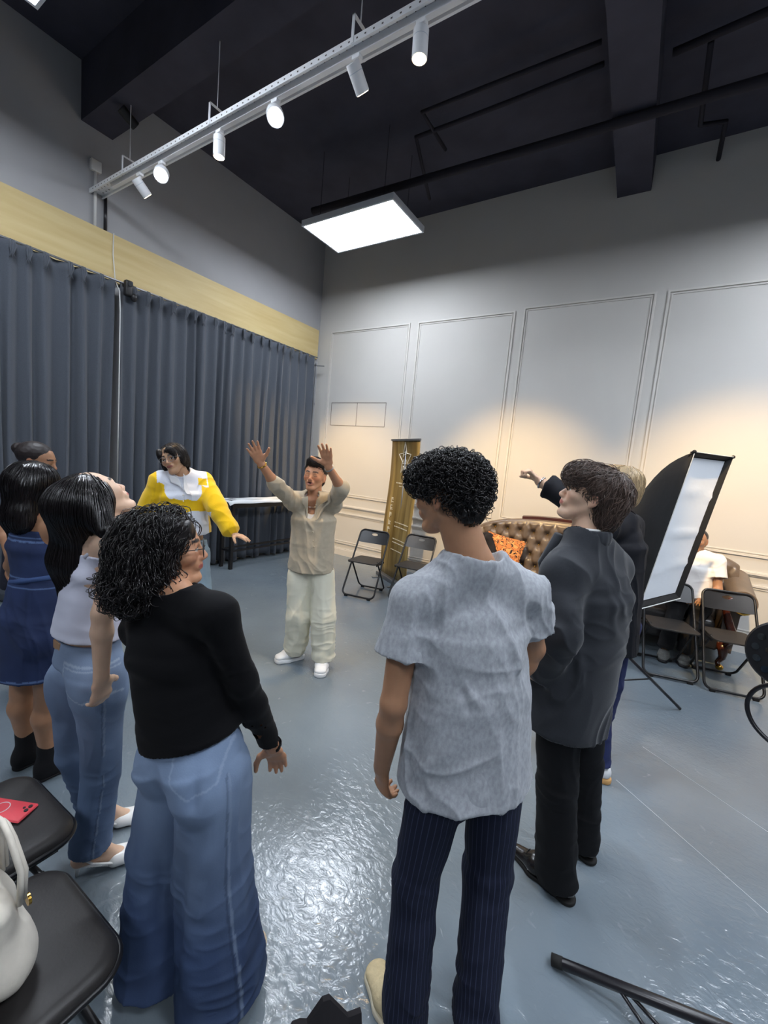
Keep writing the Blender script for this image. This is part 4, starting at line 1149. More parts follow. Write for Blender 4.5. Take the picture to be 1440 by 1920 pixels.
def pants(J, B, root, m, wid, res=.005, e=.012, amp=.006, seed=1, hem=None, name='trousers', top=None, colfn=None, extra_disp=None, kg=.02, crotch=.0):
    """wid: (thigh, knee, hem) radii; hem height above ankles"""
    f = F(kg); cS, hS = frameof(J)
    wst = J['waist']*.35+J['pelvis']*.65 if top is None else top
    f.grp(.05)
    f.ell(wst, J['pelvis'], ((B['ww']+B['hw'])/2+e,(B['wd']+B['hd'])/2+e), (B['hw']+e,B['hd']+e), hS, .02)
    fw = np.cross(UP, hS)
    bt = B.get('bt',1.0)
    for s_ in 'LR': f.ball(J['hip'+s_]-fw*(B['hd']*.40*bt)-A(0,0,.02), (.080*bt+e,.074*bt+e,.09+e), orth_up(UP, fw))
    for s_ in 'LR':
        H_, K_, An = J['hip'+s_], J['kn'+s_], J['an'+s_]
        hm = J.get('hem'+s_, An+A(0,0,-.02 if hem is None else hem))
        f.grp(.02)
        f.ell(H_, K_, (wid[0],wid[0]*1.05), (wid[1],wid[1]), hS); f.ell(K_, hm, (wid[1],wid[1]), (wid[2],wid[2]*1.12), hS, (None,.004))
        f.cap(J['pelvis']*.35+H_*.65, H_-A(0,0,.06), .08, .07, .06)
    if crotch: f.grp(.05); f.cap(J['pelvis'], J['pelvis']-UP*crotch, .09, .055)
    f.noclip = clone_noclip(f)
    f.clip.append(plane(wst+A(0,0,.01), nz(J['waist']-J['pelvis'])))
    regs = [(wst, wst, .09)]
    for s_ in 'LR':
        hm = J.get('hem'+s_, J['an'+s_]+A(0,0,-.02 if hem is None else hem)); regs.append((hm, hm, wid[2]+.015))
    f1 = folds('hang', seed, amp); f2 = folds('bunch', seed+5, amp*1.1)
    def disp(p, n):
        zk = (J['knL'][2]+J['knR'][2])/2; za = (J['anL'][2]+J['anR'][2])/2; zh = J['pelvis'][2]
        low = np.exp(-((p[:,2]-za-.05)/.14)**2)+.5*np.exp(-((p[:,2]-zk)/.09)**2)
        d = f1(p,n)*.8+f2(p,n)*low
        d *= np.clip((zh+.12-p[:,2])/.25,.15,1)
        if extra_disp: d = d+extra_disp(p)
        return d
    return sobj(name, f, res, m, root, disp=disp, colfn=colfn, carve=(.009, regs), it=1), f
def top_garment(J, B, root, m, e=.02, sleeve=.6, flare=.012, hem=None, hem_e=.01, neck_r=.075, neck_off=(0,0,.02), res=.005, amp=.006, seed=2, name='shirt', kind='hang', colfn=None, extra_disp=None, extra=None, regs=(), it=1, k=.03, slv_e=None, clip=(), kg=.035, carve_hem=True, neck_k=.01, sleeves='LR', low=.02, subs=()):
    B = dict(B, butt=0); f = F(kg); se = e if slv_e is None else slv_e
    cS, hS = frameof(J)
    torso_prims(f, J, B, e, k)
    hm = J['pelvis'] if hem is None else hem
    # skirt of the shirt down to the hem
    f.grp(.06); f.ell(*((J['waist']*.5+J['chest']*.5, hm, ((B['ww']+B['cw'])/2+e, (B['wd']+B['cd'])/2+e)) if B.get('fit') else (J['chest'], hm, (B['cw']+e-.004, B['cd']+e-.004))), (B['hw']+e+hem_e, B['hd']+e+hem_e), hS, .05)
    for s_ in sleeves: 
        arm_prims(f, J, s_, B, se, 0, sleeve, k=.018, flare=flare, flat=True)
    if extra: extra(f)
    f.noclip = clone_noclip(f)
    dn = nz(hm-J['waist']); thr = B.get('re',.037)+se+flare+.008
    def hemclip(p):
        d = (p-hm)@dn; a = np.full(len(p), 9.0)
        for s_ in (sleeves if sleeve > 1 else ''): a = np.minimum(a, segdist(p, J['el'+s_], J['wr'+s_])[0])
        return np.where(a < thr, -9.0, d)
    f.clip.append(hemclip)
    for c in clip: f.clip.append(c)
    nc = J['neck']+A(*neck_off)
    f.sub.append((F().ball(nc, neck_r if hasattr(neck_r,'__len__') else (neck_r,)*3, orth_up(nz(J['neck']-J['chest']), np.cross(UP,cS))).groups[0][0], neck_k))
    for (a_,b_,r1_,r2_) in subs: f.sub.append((F().cap(a_,b_,r1_,r2_).groups[0][0], .004))
    rg = list(regs)
    if carve_hem: rg.append((hm, hm, max(B['hw'],B['ww'])+e+.05))
    for s_ in sleeves:
        q = J['sh'+s_]+(J['el'+s_]-J['sh'+s_])*sleeve if sleeve <= 1 else J['el'+s_]+(J['wr'+s_]-J['el'+s_])*(sleeve-1)
        rg.append((q, q, .07 if sleeve <= 1 else .045))
    fd = folds(kind, seed, amp)
    def disp(p, n):
        d = fd(p, n)
        if extra_disp: d = d+extra_disp(p)
        return d
    return sobj(name, f, res, m, root, disp=disp, colfn=colfn, carve=(.009, rg), it=it), f
def shoe(root, An, T, m, m2, s=1.0, w=.045, sole=.02, heel=0.0, name='shoe', high=.05, toe_pt=.8, res=.004, label=None, colfn=None):
    d = T-An; d = A(d[0],d[1],0); L = np.linalg.norm(d); d = nz(d); sd = np.cross(d, UP)
    g0 = A(An[0],An[1],0)-d*.05*s; g1 = A(T[0],T[1],0)+d*.015*s; mid = g0*.45+g1*.55
    f = F(.02); f.grp(.03)
    z = sole+heel
    f.ell(g0+A(0,0,z+.025), mid+A(0,0,sole+.025), (w*.80,.034), (w,.034), sd, .03)
    f.ell(mid+A(0,0,sole+.022), g1-d*.03+A(0,0,sole+.012), (w,.034), (w*toe_pt,.022), sd, .032)
    f.ell(g0+d*.02+A(0,0,z+.03), A(An[0],An[1],0)+A(0,0,z+high), (w*.75,.04), (w*.72,.05), sd, .012)
    f.cap(A(An[0],An[1],z+high-.005)+d*.02, mid+A(0,0,sole+.035), .036, .026)
    f.noclip = clone_noclip(f)
    f.clip.append(plane((0,0,sole), (0,0,-1)))
    top = A(An[0],An[1],z+high+.012)
    f.sub.append((F().cap(top+A(0,0,.06), top-A(0,0,.0), .038, .034).groups[0][0], .006))
    o = sobj(name, f, res, m, root, it=1, label=label, colfn=colfn)
    s2 = F(.02); s2.grp(.02); s2.ell(g0+A(0,0,sole*.5), mid+A(0,0,sole*.5), (w*.86,.045), (w*1.06,.05), sd, .036); s2.ell(mid+A(0,0,sole*.5), g1-d*.03+A(0,0,sole*.5), (w*1.06,.05), (w*toe_pt*1.05,.04), sd, .036)
    s2.clip = [plane((0,0,.001),(0,0,-1)), plane((0,0,sole+.002),(0,0,1))]
    sobj('sole', s2, res, m2, o, it=1)
    return o
def PFIX(p): return p
def root_person(label, J, group=None):
    g = (J['anL']+J['anR'])/2
    return thing('person', label, 'person', (g[0],g[1],0), 0, group)
def tubepart(name, pts, r, m, root, closed=False, n=8, label=None):
    return MB().tube(pts, r, n, closed=closed).build(name, m, root, smooth=True, world=True, label=label)
def hairmat(name, c, rough=.38):
    m = mat(name, c, rough, spec=.5)
    nt = m.node_tree; n = nt.nodes; b = n['Principled BSDF']; g = n.new('ShaderNodeNewGeometry'); mx = n.new('ShaderNodeMix'); mx.data_type = 'RGBA'
    nt.links.new(g.outputs['Random Per Island'], mx.inputs[0]); l0 = lin(c); mx.inputs[6].default_value = tuple(x*.55 for x in l0[:3])+(1,); mx.inputs[7].default_value = tuple(min(1,x*1.5) for x in l0[:3])+(1,)
    nt.links.new(mx.outputs[2], b.inputs['Base Color']); return m
def glasses(hc, HR, s, root, m, r=.021, lens=None, name='glasses'):
    P = lambda x,y,z: tuple(hc+HR@(A(x,y,z)*s))
    o = tubepart(name, [P(-.031+r*math.cos(a*PI/12)*1.1, .1035, .000+r*math.sin(a*PI/12)) for a in range(24)], .0013, m, root, True)
    tubepart('rim', [P(.031+r*math.cos(a*PI/12)*1.1, .1035, .000+r*math.sin(a*PI/12)) for a in range(24)], .0013, m, o, True)
    tubepart('bridge', [P(-.009,.105,.004),P(0,.108,.007),P(.009,.105,.004)], .0012, m, o)
    for q in (-1,1): tubepart('temple', [P(q*.054,.103,.006),P(q*.072,.08,.008),P(q*.078,.02,.008),P(q*.079,-.01,.0)], .0013, m, o)
    return o
# ================================================================== the people
def jd(**k): return {a: (A(*b) if not isinstance(b, np.ndarray) else b) for a,b in k.items()}
def blen(tag_, J):
    out = []
    for a,b in (('neck','pelvis'),('shL','shR'),('shL','elL'),('elL','wrL'),('shR','elR'),('elR','wrR'),('hipL','hipR'),('hipL','knL'),('knL','anL'),('hipR','knR'),('knR','anR')):
        out.append('%s-%s %.2f'%(a,b,np.linalg.norm(J[a]-J[b])))
    print(tag_, 'z neck %.2f pelvis %.2f knee %.2f'%(J['neck'][2],J['pelvis'][2],J['knL'][2]), ' '.join(out))
SK_TAN = skin('tan_skin', (170,126,96)); SK_BROWN = skin('light_brown_skin', (190,140,108)); SK_FAIR = skin('fair_skin', (214,178,152)); SK_OLIVE = skin('olive_skin', (196,156,124)); SK_WARM = skin('warm_skin', (200,146,112))
BM = dict(cw=.150,cd=.105,ww=.135,wd=.10,hw=.145,hd=.105,sr=.055,butt=1,ru=.048,re=.037,rw=.026)
BW = dict(fit=1,cw=.128,cd=.092,ww=.112,wd=.085,hw=.145,hd=.105,sr=.045,butt=1,bust=1,ru=.040,re=.032,rw=.023,rt=.078,rk=.048,rc=.05)
# ---------------------------------------------------------------- A: man in the grey t-shirt
J = jd(neck=V(888,1052,1.20), shL=V(770,1128,1.17), shR=V(986,1110,1.27), chest=V(882,1190,1.22), waist=V(874,1330,1.20), pelvis=V(860,1455,1.18),
       elL=V(738,1318,1.13), wrL=V(716,1438,1.22), elR=V(1000,1215,1.36), wrR=V(950,1300,1.42),
       hipL=V(822,1500,1.16), hipR=V(922,1490,1.22), knL=V(772,1715,1.15), knR=V(905,1705,1.20), anL=A(-.405,1.01,.09), anR=A(-.225,1.12,.09), toeL=A(-.56,1.09,.02), toeR=A(-.26,1.31,.02))
J['pelvis'][2]=.90; J['hipL'][2]=J['hipR'][2]=.87; J['knL'][2]=J['knR'][2]=.45; J['waist'][2]=1.05
JA = J
blen('A', J)
hcA = V(842,932,1.235); FA = nz(GF*.62-GR*.80-UP*.12); HRA = orth_up(UP*.98-GR*.10+GF*.05, FA)
rt = root_person('person seen from behind with curly black hair, grey marl t-shirt and navy pinstripe trousers', J)
bodyA, fbA = make_body(J, BM, rt, SK_TAN, hcA, HRA, 1.0, hands=dict(L=dict(D=-UP+GF*.15+GR*.1, N=nz(GF*.5+GR*.8), curl=.75, spread=.05), R=dict(D=nz(-GR*.8+GF*.3), N=-UP, curl=.5)), res=.0045)
MT = mat('grey_marl_jersey', (168,172,178), .9, spec=.15, noise=((95,95,60),.28,3), bump=(220,.25,.001), sheen=.15)
hemA = V(870,1452,1.19)
sgA = [(V(905,1210,1.06),V(945,1290,1.06),.012,.006),(V(905,1290,1.06),V(960,1205,1.06),.010,-.004),(V(870,1180,1.06),V(1000,1190,1.12),.008,.005),(V(850,1260,1.06),V(905,1330,1.06),.012,.006),
       (V(800,1200,1.05),V(812,1400,1.05),.022,.012),(V(845,1240,1.06),V(880,1340,1.06),.012,-.006),(V(930,1330,1.07),V(985,1210,1.14),.016,.007),(V(780,1120,1.05),V(812,1230,1.05),.012,-.007),(V(960,1200,1.12),V(975,1330,1.12),.010,.006),
       (V(760,1460,1.08),V(850,1400,1.06),.018,.009),(V(830,1130,1.06),V(900,1160,1.06),.02,.004)]
def exA(f):
    f.grp(.04)
    f.ell(J['shR'], V(1028,1178,1.30), (.062,.062), (.075,.075), None, .006)   # sleeve standing off the raised right arm
top_garment(J, dict(BM,sr=.038,ru=.044,hw=.148,hd=.10,cw=.146), rt, MT, e=.024, sleeve=.52, flare=.024, hem=hemA, hem_e=.042, neck_r=(.082,.085,.062), neck_off=tuple(A(0,0,.035)+nz(GF)*.012), res=.0045, amp=.012, seed=21, name='t_shirt', extra_disp=seams(sgA), extra=None, slv_e=.016)
cS,_ = frameof(J); upN = nz(hcA-J['neck']+A(0,0,.1)); cN = J['neck']+A(0,0,.020)+GF*.01
nk = [cN+cS*.082*math.cos(a*PI/16)+np.cross(UP,cS)*.080*math.sin(a*PI/16)+A(0,0,.006*math.cos(a*PI/8)-.014*max(0,math.sin(a*PI/16))) for a in range(32)]
MP = mat('navy_pinstripe', (26,29,46), .8, spec=.2, bump=(260,.2,.001))
nt = MP.node_tree; at_ = nt.nodes.new('ShaderNodeAttribute'); at_.attribute_name = 'Col'
sp_ = nt.nodes.new('ShaderNodeSeparateColor'); nt.links.new(at_.outputs['Color'], sp_.inputs[0])
def mth(op, a, b=None):
    n = nt.nodes.new('ShaderNodeMath'); n.operation = op; nt.links.new(a, n.inputs[0])
    if b is not None: n.inputs[1].default_value = b
    return n.outputs[0]
o1 = mth('ABSOLUTE', mth('SUBTRACT', mth('FRACT', mth('MULTIPLY', sp_.outputs[0], 30.0)), .5))
o2 = mth('LESS_THAN', o1, .07)
mx_ = nt.nodes.new('ShaderNodeMix'); mx_.data_type = 'RGBA'; nt.links.new(o2, mx_.inputs[0]); mx_.inputs[6].default_value = lin((27,31,48)); mx_.inputs[7].default_value = lin((50,56,78)); nt.links.new(mx_.outputs[2], nt.nodes['Principled BSDF'].inputs['Base Color'])
def pinstripe(J, base, line, pitch=.021, w=.0032):
    b = np.array(lin(base)[:3]); l_ = np.array(lin(line)[:3])
    def fn(p):
        d1,t1 = segdist(p, J['hipL'], J['knL']); d2,t2 = segdist(p, J['knL'], J['anL']); d3,_ = segdist(p, J['hipR'], J['knR']); d4,_ = segdist(p, J['knR'], J['anR'])
        left = np.minimum(d1,d2) < np.minimum(d3,d4)
        _, hS = frameof(J); fw = np.cross(UP,hS)
        def ctr(Hh,K,An):
            z = p[:,2]; u = np.clip((Hh[2]-z)/(Hh[2]-K[2]),0,1)[:,None]; v = np.clip((K[2]-z)/(K[2]-An[2]),0,1)[:,None]
            return Hh+(K-Hh)*u+(An-K)*v
        c = np.where(left[:,None], ctr(J['hipL'],J['knL'],J['anL']), ctr(J['hipR'],J['knR'],J['anR']))
        q = p-c; th = np.arctan2(q@hS, q@fw)*.095
        return np.repeat((th/(.095*2*PI)+.5)[:,None],3,1)
    return fn
sgp = [(J['pelvis']-GF*.12+A(0,0,.05), J['pelvis']-GF*.1-A(0,0,.13), .015, -.010),(V(760,1500,1.0),V(745,1580,1.0),.01,-.006)]
pants(J, dict(BM,bt=.8), rt, MP, (.088,.071,.063), crotch=.20, e=.000, amp=.008, seed=31, colfn=pinstripe(J,(25,29,46),(74,80,104)), extra_disp=seams(sgp), hem=-.02)
MSH = mat('beige_knit', (205,188,150), .8, noise=(60,.2), bump=(90,.6,.003)); MSOL = mat('pale_sole', (215,205,180), .6)
for s_ in 'LR':
    so = shoe(rt, J['an'+s_], J['toe'+s_], MSH, MSOL, w=.048, high=.055, toe_pt=.85)
    d = nz(A(*(J['toe'+s_]-J['an'+s_]))*A(1,1,0)); sd = np.cross(d,UP); c0 = A(J['an'+s_][0],J['an'+s_][1],.088)
    tubepart('collar', [c0+d*(.045*math.cos(a*PI/10)+.012)+sd*.037*math.sin(a*PI/10)-A(0,0,.016*(1+math.cos(a*PI/10))*.5) for a in range(20)], .007, MSOL, so, True)
    mb = MB()
    for q in (-1,1):
        for k in range(4):
            for j in range(3): mb.sph(tuple(A(J['an'+s_][0],J['an'+s_][1],0)+d*(.075+.014*k)+sd*q*(.020+.007*j)+A(0,0,.069-.004*k-.005*j)), (.0035,.0035,.003), 6)
    mb.build('vent_holes', M['black_plastic'], so, world=True)
# curly hair
HB = hairmat('curly_black_hair', (20,17,17), .32)
PA = lambda x,y,z: hcA+HRA@A(x,y,z)
fh = F(.03); fh.grp(.04)
fh.ball(PA(0,-.018,.048),(.076,.092,.070),HRA); fh.ball(PA(0,.030,.060),(.064,.070,.050),HRA); fh.ball(PA(0,-.058,.02),(.068,.044,.062),HRA); fh.ball(PA(0,-.066,-.040),(.054,.034,.045),HRA)
fh.ball(PA(.0,.085,.058),(.052,.030,.030),HRA)
def dA(p, n): return .010*vnoise(p,(38,38,38),5)+.006*vnoise(p,(80,80,80),6)
hb = sobj('hair', fh, .0045, HB, rt, disp=dA)
vv = np.array([v.co[:] for v in hb.data.vertices]); 
def keepA(v): q = (v-hcA)@HRA; return (q[:,2] > .0)&~((q[:,1] > .07)&(q[:,2] < .03))
r1 = pts_on(vv, 1500, 3, keepA)
rgx = np.random.RandomState(5)
rdirA = rgx.randn(1500,3)
strands('curls', fh, HB, hb, r1, lambda p,i: rdirA*.8+A(0,0,-.5), n=18, step=.0042, rad=.0015, off=.008, curl=(.0065,.85), taper=.5, seed=4, sides=4)
def keepA2(v): q = (v-hcA)@HRA; return (q[:,2] <= .0)&(q[:,1] < .0)
strands('short_back_hair', fh, HB, hb, pts_on(vv,1500,6,keepA2), lambda p,i: np.tile(A(0,0,-1.0),(len(p),1)), n=4, step=.004, rad=.0009, off=.004, seed=7)
# ---------------------------------------------------------------- B: woman in the black top
J = jd(neck=V(325,1112,1.16), shL=V(262,1178,1.27), shR=V(408,1150,1.09), chest=V(325,1225,1.17), waist=V(352,1345,1.17), pelvis=V(366,1430,1.16),
       elL=V(400,1225,1.42), wrL=V(330,1260,1.55), elR=V(455,1275,1.14), wrR=V(510,1400,1.30),
       hipL=V(335,1465,1.20), hipR=V(402,1460,1.12), knL=V(312,1660,1.21), knR=V(398,1670,1.14), anL=A(-1.125,.70,.09), anR=A(-.925,.765,.09), toeL=A(-1.04,.87,.02), toeR=A(-.935,.93,.02))
J['pelvis'][2]=.80; J['hipL'][2]=J['hipR'][2]=.77; J['knL'][2]=J['knR'][2]=.42
blen('B', J)
JB = J
hcB = V(312,1034,1.215); FBh = nz(GR*.92+GF*.38-UP*.04); HRB = orth_up(UP*.97-GR*.12, FBh)
rt = root_person('person with dark curly bob and glasses, black long sleeved top and wide blue jeans', J)
bB = dict(BW); bB.update(cw=.145,ww=.128,wd=.098,hw=.150,hd=.112,cd=.10)
make_body(J, bB, rt, SK_BROWN, hcB, HRB, .98, fem=True, lips=(168,92,84), hands=dict(R=dict(D=-UP*.85+GR*.12+GF*.5, N=nz(-GF), s=.90, curl=.25, spread=.08, thumb=1), L=dict(D=-GR+GF*.2, N=-UP)), res=.004)
MBK = mat('black_jersey', (11,11,14), .85, spec=.15, bump=(250,.2,.001), sheen=.03)
sgB = [(V(260,1310,1.0),V(330,1330,1.0),.010,.004),(V(300,1345,1.0),V(400,1350,1.0),.012,-.004),(V(232,1240,1.1),V(290,1250,1.03),.014,.004),(V(385,1190,1.0),V(398,1330,1.0),.014,-.010),(V(255,1280,1.02),V(340,1290,1.0),.01,.003)]
top_garment(J, bB, rt, MBK, e=.009, sleeve=1.98, flare=.004, hem=J['waist']*.55+J['pelvis']*.45, hem_e=.004, neck_r=(.075,.075,.05), neck_off=(0,0,.045), res=.0045, amp=.0035, seed=41, kind='bunch', name='long_sleeved_top', extra_disp=seams(sgB), slv_e=.006, low=0)
def denim(name, light, dark, sc=1.0): 
    return mat(name, light, .85, spec=.2, noise=((5*sc,5*sc,3.2*sc),.5,6), bump=((240,240,240),.3,.001), attr=True)
def denim_col(J, light, dark, stitch, pocket=None, fade=None):
    L = np.array(lin(light)[:3]); D = np.array(lin(dark)[:3]); Sx = np.array(lin(stitch)[:3])
    _, hS = frameof(J); fw = np.cross(UP,hS)
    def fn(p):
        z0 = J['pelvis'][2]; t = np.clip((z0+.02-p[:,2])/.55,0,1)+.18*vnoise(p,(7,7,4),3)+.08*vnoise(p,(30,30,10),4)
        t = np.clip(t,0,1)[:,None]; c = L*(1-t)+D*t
        for s_ in 'LR':
            sg = 1 if s_ == 'R' else -1
            H_,K,An = J['hip'+s_],J['kn'+s_],J['an'+s_]
            z = p[:,2]; u = np.clip((H_[2]-z)/(H_[2]-K[2]),0,1)[:,None]; v = np.clip((K[2]-z)/(K[2]-An[2]),0,1)[:,None]
            q = p-(H_+(K-H_)*u+(An-K)*v); th = np.arctan2(q@fw, sg*(q@hS))
            m = (np.abs(th+.25) < .035)&(np.abs((p-J['pelvis'])@hS*sg) > .02)&(p[:,2] < z0+.02); c[m] = c[m]*.55+Sx*.45
            m = (np.abs(th+.34) < .03)&(np.abs((p-J['pelvis'])@hS*sg) > .02)&(p[:,2] < z0+.02); c[m] = c[m]*.7
        if pocket:
            for (cen, ux, uz, w, h) in pocket:
                q = p-cen; a = q@ux; b = q@uz; nn = np.cross(ux,uz); far = np.abs(q@nn) < .12
                bot = -h-.035*(1-np.abs(a)/w)
                ed = far&(((np.abs(np.abs(a)-w) < .0028)&(b < .002)&(b > -h))|((np.abs(b) < .003)&(np.abs(a) < w))|((np.abs(b+.012) < .002)&(np.abs(a) < w))|((np.abs(b-bot) < .0032)&(np.abs(a) < w)))
                c[ed] = c[ed]*.3+Sx*.7
        return c
    return fn
MDB = denim('blue_wide_denim', (120,148,190), (40,60,110))
_, hS = frameof(J); fwB = np.cross(UP,hS)
for s_,d in (('L',A(-.012,-.005,0)),('R',A(.01,.0,0))): J['hem'+s_] = J['an'+s_]+A(0,0,-.055)+d
pk = [(V(362,1408,1.02)*1.0, nz(GR*.98+GF*-.1), UP, .062, .095)]
sgB2 = [(V(372,1440,1.0),V(360,1530,1.0),.016,-.012),(V(310,1500,1.05),V(330,1560,1.05),.018,-.010),(V(345,1580,1.05),V(325,1880,1.05),.03,-.014),(V(430,1500,1.0),V(445,1850,1.05),.02,.010),(V(390,1560,1.0),V(380,1850,1.0),.03,.010),(V(275,1560,1.15),V(262,1820,1.1),.02,.008),(V(300,1600,1.1),V(290,1800,1.1),.016,-.009)]
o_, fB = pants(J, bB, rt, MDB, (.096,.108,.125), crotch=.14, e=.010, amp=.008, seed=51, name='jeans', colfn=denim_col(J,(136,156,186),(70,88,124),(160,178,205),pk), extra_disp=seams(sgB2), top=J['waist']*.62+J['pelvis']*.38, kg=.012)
MFL = mat('beige_flat', (214,196,172), .6)
for s_ in 'LR': shoe(rt, J['an'+s_], J['toe'+s_], MFL, MSOL, w=.042, sole=.012, high=.03, toe_pt=.7)
glasses(hcB, HRB, .98, rt, M['black_plastic'], .023)
HBk = hairmat('wavy_black_hair', (24,20,21), .33)
PB = lambda x,y,z: hcB+HRB@A(x,y,z)
fh = F(.03); fh.grp(.05)
fh.ball(PB(0,-.022,.045),(.085,.098,.080),HRB); fh.ball(PB(0,-.080,-.02),(.095,.062,.090),HRB); fh.ball(PB(.066,-.035,-.03),(.028,.045,.070),HRB); fh.ball(PB(-.066,-.01,-.03),(.030,.055,.085),HRB)
fh.ball(PB(0,-.095,-.085),(.085,.055,.050),HRB); fh.ball(PB(.055,-.05,-.085),(.035,.045,.030),HRB); fh.ball(PB(.040,.025,.062),(.030,.040,.030),HRB); fh.ball(PB(-.045,.03,.055),(.030,.040,.04),HRB)
hb = sobj('hair', fh, .0045, HBk, rt, disp=lambda p,n: .012*(ridge(p+vnoise(p,(9,9,9),8)[:,None]*.03,(16,16,10),5)-.5)+.004*vnoise(p,(60,60,40),6))
vv = np.array([v.co[:] for v in hb.data.vertices])
rtop = PB(0,.0,.13)
def kB(v): q = (v-hcB)@HRB; return (q[:,2] > -.06)&(q[:,1] < .07)
def dirB(p,i): d = p-rtop; d = d/(np.linalg.norm(d,axis=1)[:,None]+1e-6); q = (p-hcB)@HRB; return d*.6+A(0,0,-1)-FBh*(.35+1.6*np.clip((q[:,1]-.0)/.05,0,1))[:,None]
strands('wavy_strands', fh, HBk, hb, pts_on(vv,1500,3,kB), dirB, n=16, step=.0085, rad=.0014, off=.006, curl=(.007,.55), taper=.4, seed=5, jit=.35)
strands('loose_curls', fh, HBk, hb, pts_on(vv,500,9,lambda v: ((v-hcB)@HRB)[:,2] < -.03), dirB, n=18, step=.006, rad=.0014, off=.014, curl=(.010,.8), taper=.4, seed=6, jit=.6)
# ---------------------------------------------------------------- C: man in beige with both arms raised
J = jd(neck=V(588,944,3.30), shL=V(624,944,3.28), shR=V(551,940,3.25), chest=V(588,975,3.29), waist=V(586,1022,3.29), pelvis=V(583,1062,3.29),
       elR=V(516,908,3.05), wrR=V(490,870,2.92), elL=V(640,916,3.06), wrL=V(616,876,2.90),
       hipL=V(603,1078,3.29), hipR=V(563,1078,3.29), knL=V(606,1155,3.24), knR=V(561,1152,3.27), anL=V(606,1238,3.26), anR=V(553,1222,3.36), toeL=V(606,1262,3.24), toeR=V(524,1242,3.34))
J['toeL'] = A(J['anL'][0],J['anL'][1],.03)-GF*.155; J['toeR'] = A(J['anR'][0],J['anR'][1],.03)-GF*.085-GR*.125
J['anL'][2] = .095; J['anR'][2] = .095
blen('C', J)
hcC = V(590,894,3.24); FC = nz(-GF*.96-GR*.14+UP*.06); HRC = orth_up(UP*.98+GR*.06+GF*.1, FC)
rt = root_person('person in open beige shirt and cream trousers with both arms raised', J)
bC = dict(BM); bC.update(cw=.140,ww=.118,wd=.09,hw=.135,rw=.025,re=.034,ru=.042)
make_body(J, bC, rt, SK_WARM, hcC, HRC, 1.02, closed=True, mouth=.006, lips=(178,112,96), brow=(52,36,30), res=.0042, hands=dict(
    R=dict(D=nz(V(473,834,2.86)-V(490,868,2.92)), N=nz(-GF+GR*.3), s=1.08, curl=.10, spread=.16), L=dict(D=nz(V(608,848,2.84)-V(616,876,2.90)+A(0,0,.05)), N=nz(-GF-GR*.2), s=1.08, curl=.10, spread=.16)))
MSHT = mat('beige_linen', (192,180,158), .75, spec=.25, bump=(260,.25,.001), noise=((30,30,30),.12), sheen=.1)
fcC = nz(A(*(-GF-GR*.05)))
def exC(f):
    pass
vC = lambda a,b,h: V(a,b,h)
sgC = [(V(560,950,3.15),V(588,995,3.15),.012,.008),(V(615,950,3.15),V(590,998,3.15),.014,.010),(V(592,995,3.15),V(590,1050,3.15),.009,.007),(V(610,975,3.15),V(600,1030,3.15),.016,.007),(V(570,985,3.15),V(572,1045,3.15),.016,.005)]
def vneck(pt_low, apx, depth=.2):
    return None
collar_low = V(583,992,3.10); ncC = J['neck']+UP*.04
nf0 = J['neck']-GF*.085+UP*.03; nlow = V(583,999,3.29)-GF*.118
MVEST = mat('white_vest', (224,226,230), .8)
top_garment(J, bC, rt, MVEST, e=.006, sleeve=.01, hem=V(583,1060,3.29), hem_e=0, neck_r=(.072,.10,.095), neck_off=tuple(A(0,0,.0)-GF*.04), res=.005, amp=.002, seed=62, name='vest', slv_e=-.02, low=0)
def top_c():
    return top_garment(J, bC, rt, MSHT, e=.024, sleeve=1.12, flare=.012, hem=V(583,1068,3.29), hem_e=.018, neck_r=(.062,.08,.06), neck_off=(0,0,.035), res=.005, amp=.010, seed=61, name='shirt', extra_disp=seams(sgC), slv_e=.013, subs=[(nf0+UP*.03, nlow, .058, .008)], regs=[(nf0, nlow, .075)])
o_, fC = top_c()
# open V at the chest with the white vest below, collar points
def patch(name, f, pts, off, m, root, th=.003, sub=3):
    """cloth patch laid on a field surface: polygon of world points, pushed to the surface"""
    P = np.array(pts); c = P.mean(0); V_ = [c]; rings = 5; n = len(P)
    for r in range(1,rings+1):
        for k in range(n): V_.append(c+(P[k]-c)*r/rings)
    V_ = np.array(V_)
    for _ in range(6):
        nn = normals(lambda x: f(x, mg=.3), V_); V_ = V_-nn*(f(V_, mg=.3)-off)[:,None]*.8
    F_ = [(0,1+k,1+(k+1)%n) for k in range(n)]
    for r in range(rings-1):
        for k in range(n): F_.append((1+r*n+k,1+(r+1)*n+k,1+(r+1)*n+(k+1)%n,1+r*n+(k+1)%n))
    o = meshobj(name, V_.tolist(), F_, m, root, smooth=True, world=True); md = o.modifiers.new('s','SOLIDIFY'); md.thickness = th; md.offset = 0; return o
MSKp = SK_WARM['m']
hC = 3.10
pl = lambda L_: [V(x,y,h) for x,y,h in L_]
def dense(L_, k=4):
    out = []
    for i in range(len(L_)):
        a = A(*L_[i]); b = A(*L_[(i+1)%len(L_)])
        for j in range(k): out.append(tuple(a+(b-a)*j/k))
    return out
fCn = fC
patch('collar', fCn, pl(dense([(612,922,hC),(620,930,hC),(612,950,hC),(592,968,hC),(596,955,hC),(604,940,hC)])), .012, MSHT, rt, .005)
patch('collar', fCn, pl(dense([(566,928,hC),(573,924,hC),(574,945,hC),(573,962,hC),(564,948,hC)])), .012, MSHT, rt, .005)
for (x,y) in ((586,1001),(587,1014),(588,1030)): 
    q = V(x,y,hC); 
    for _ in range(5): q = q-normals(lambda z: fCn(z,mg=.3), q[None])[0]*(fCn(q[None],mg=.3)[0]-.012)*.8
    MB().sph(tuple(q),.006,8).build('button', MSHT, rt, world=True, smooth=True)
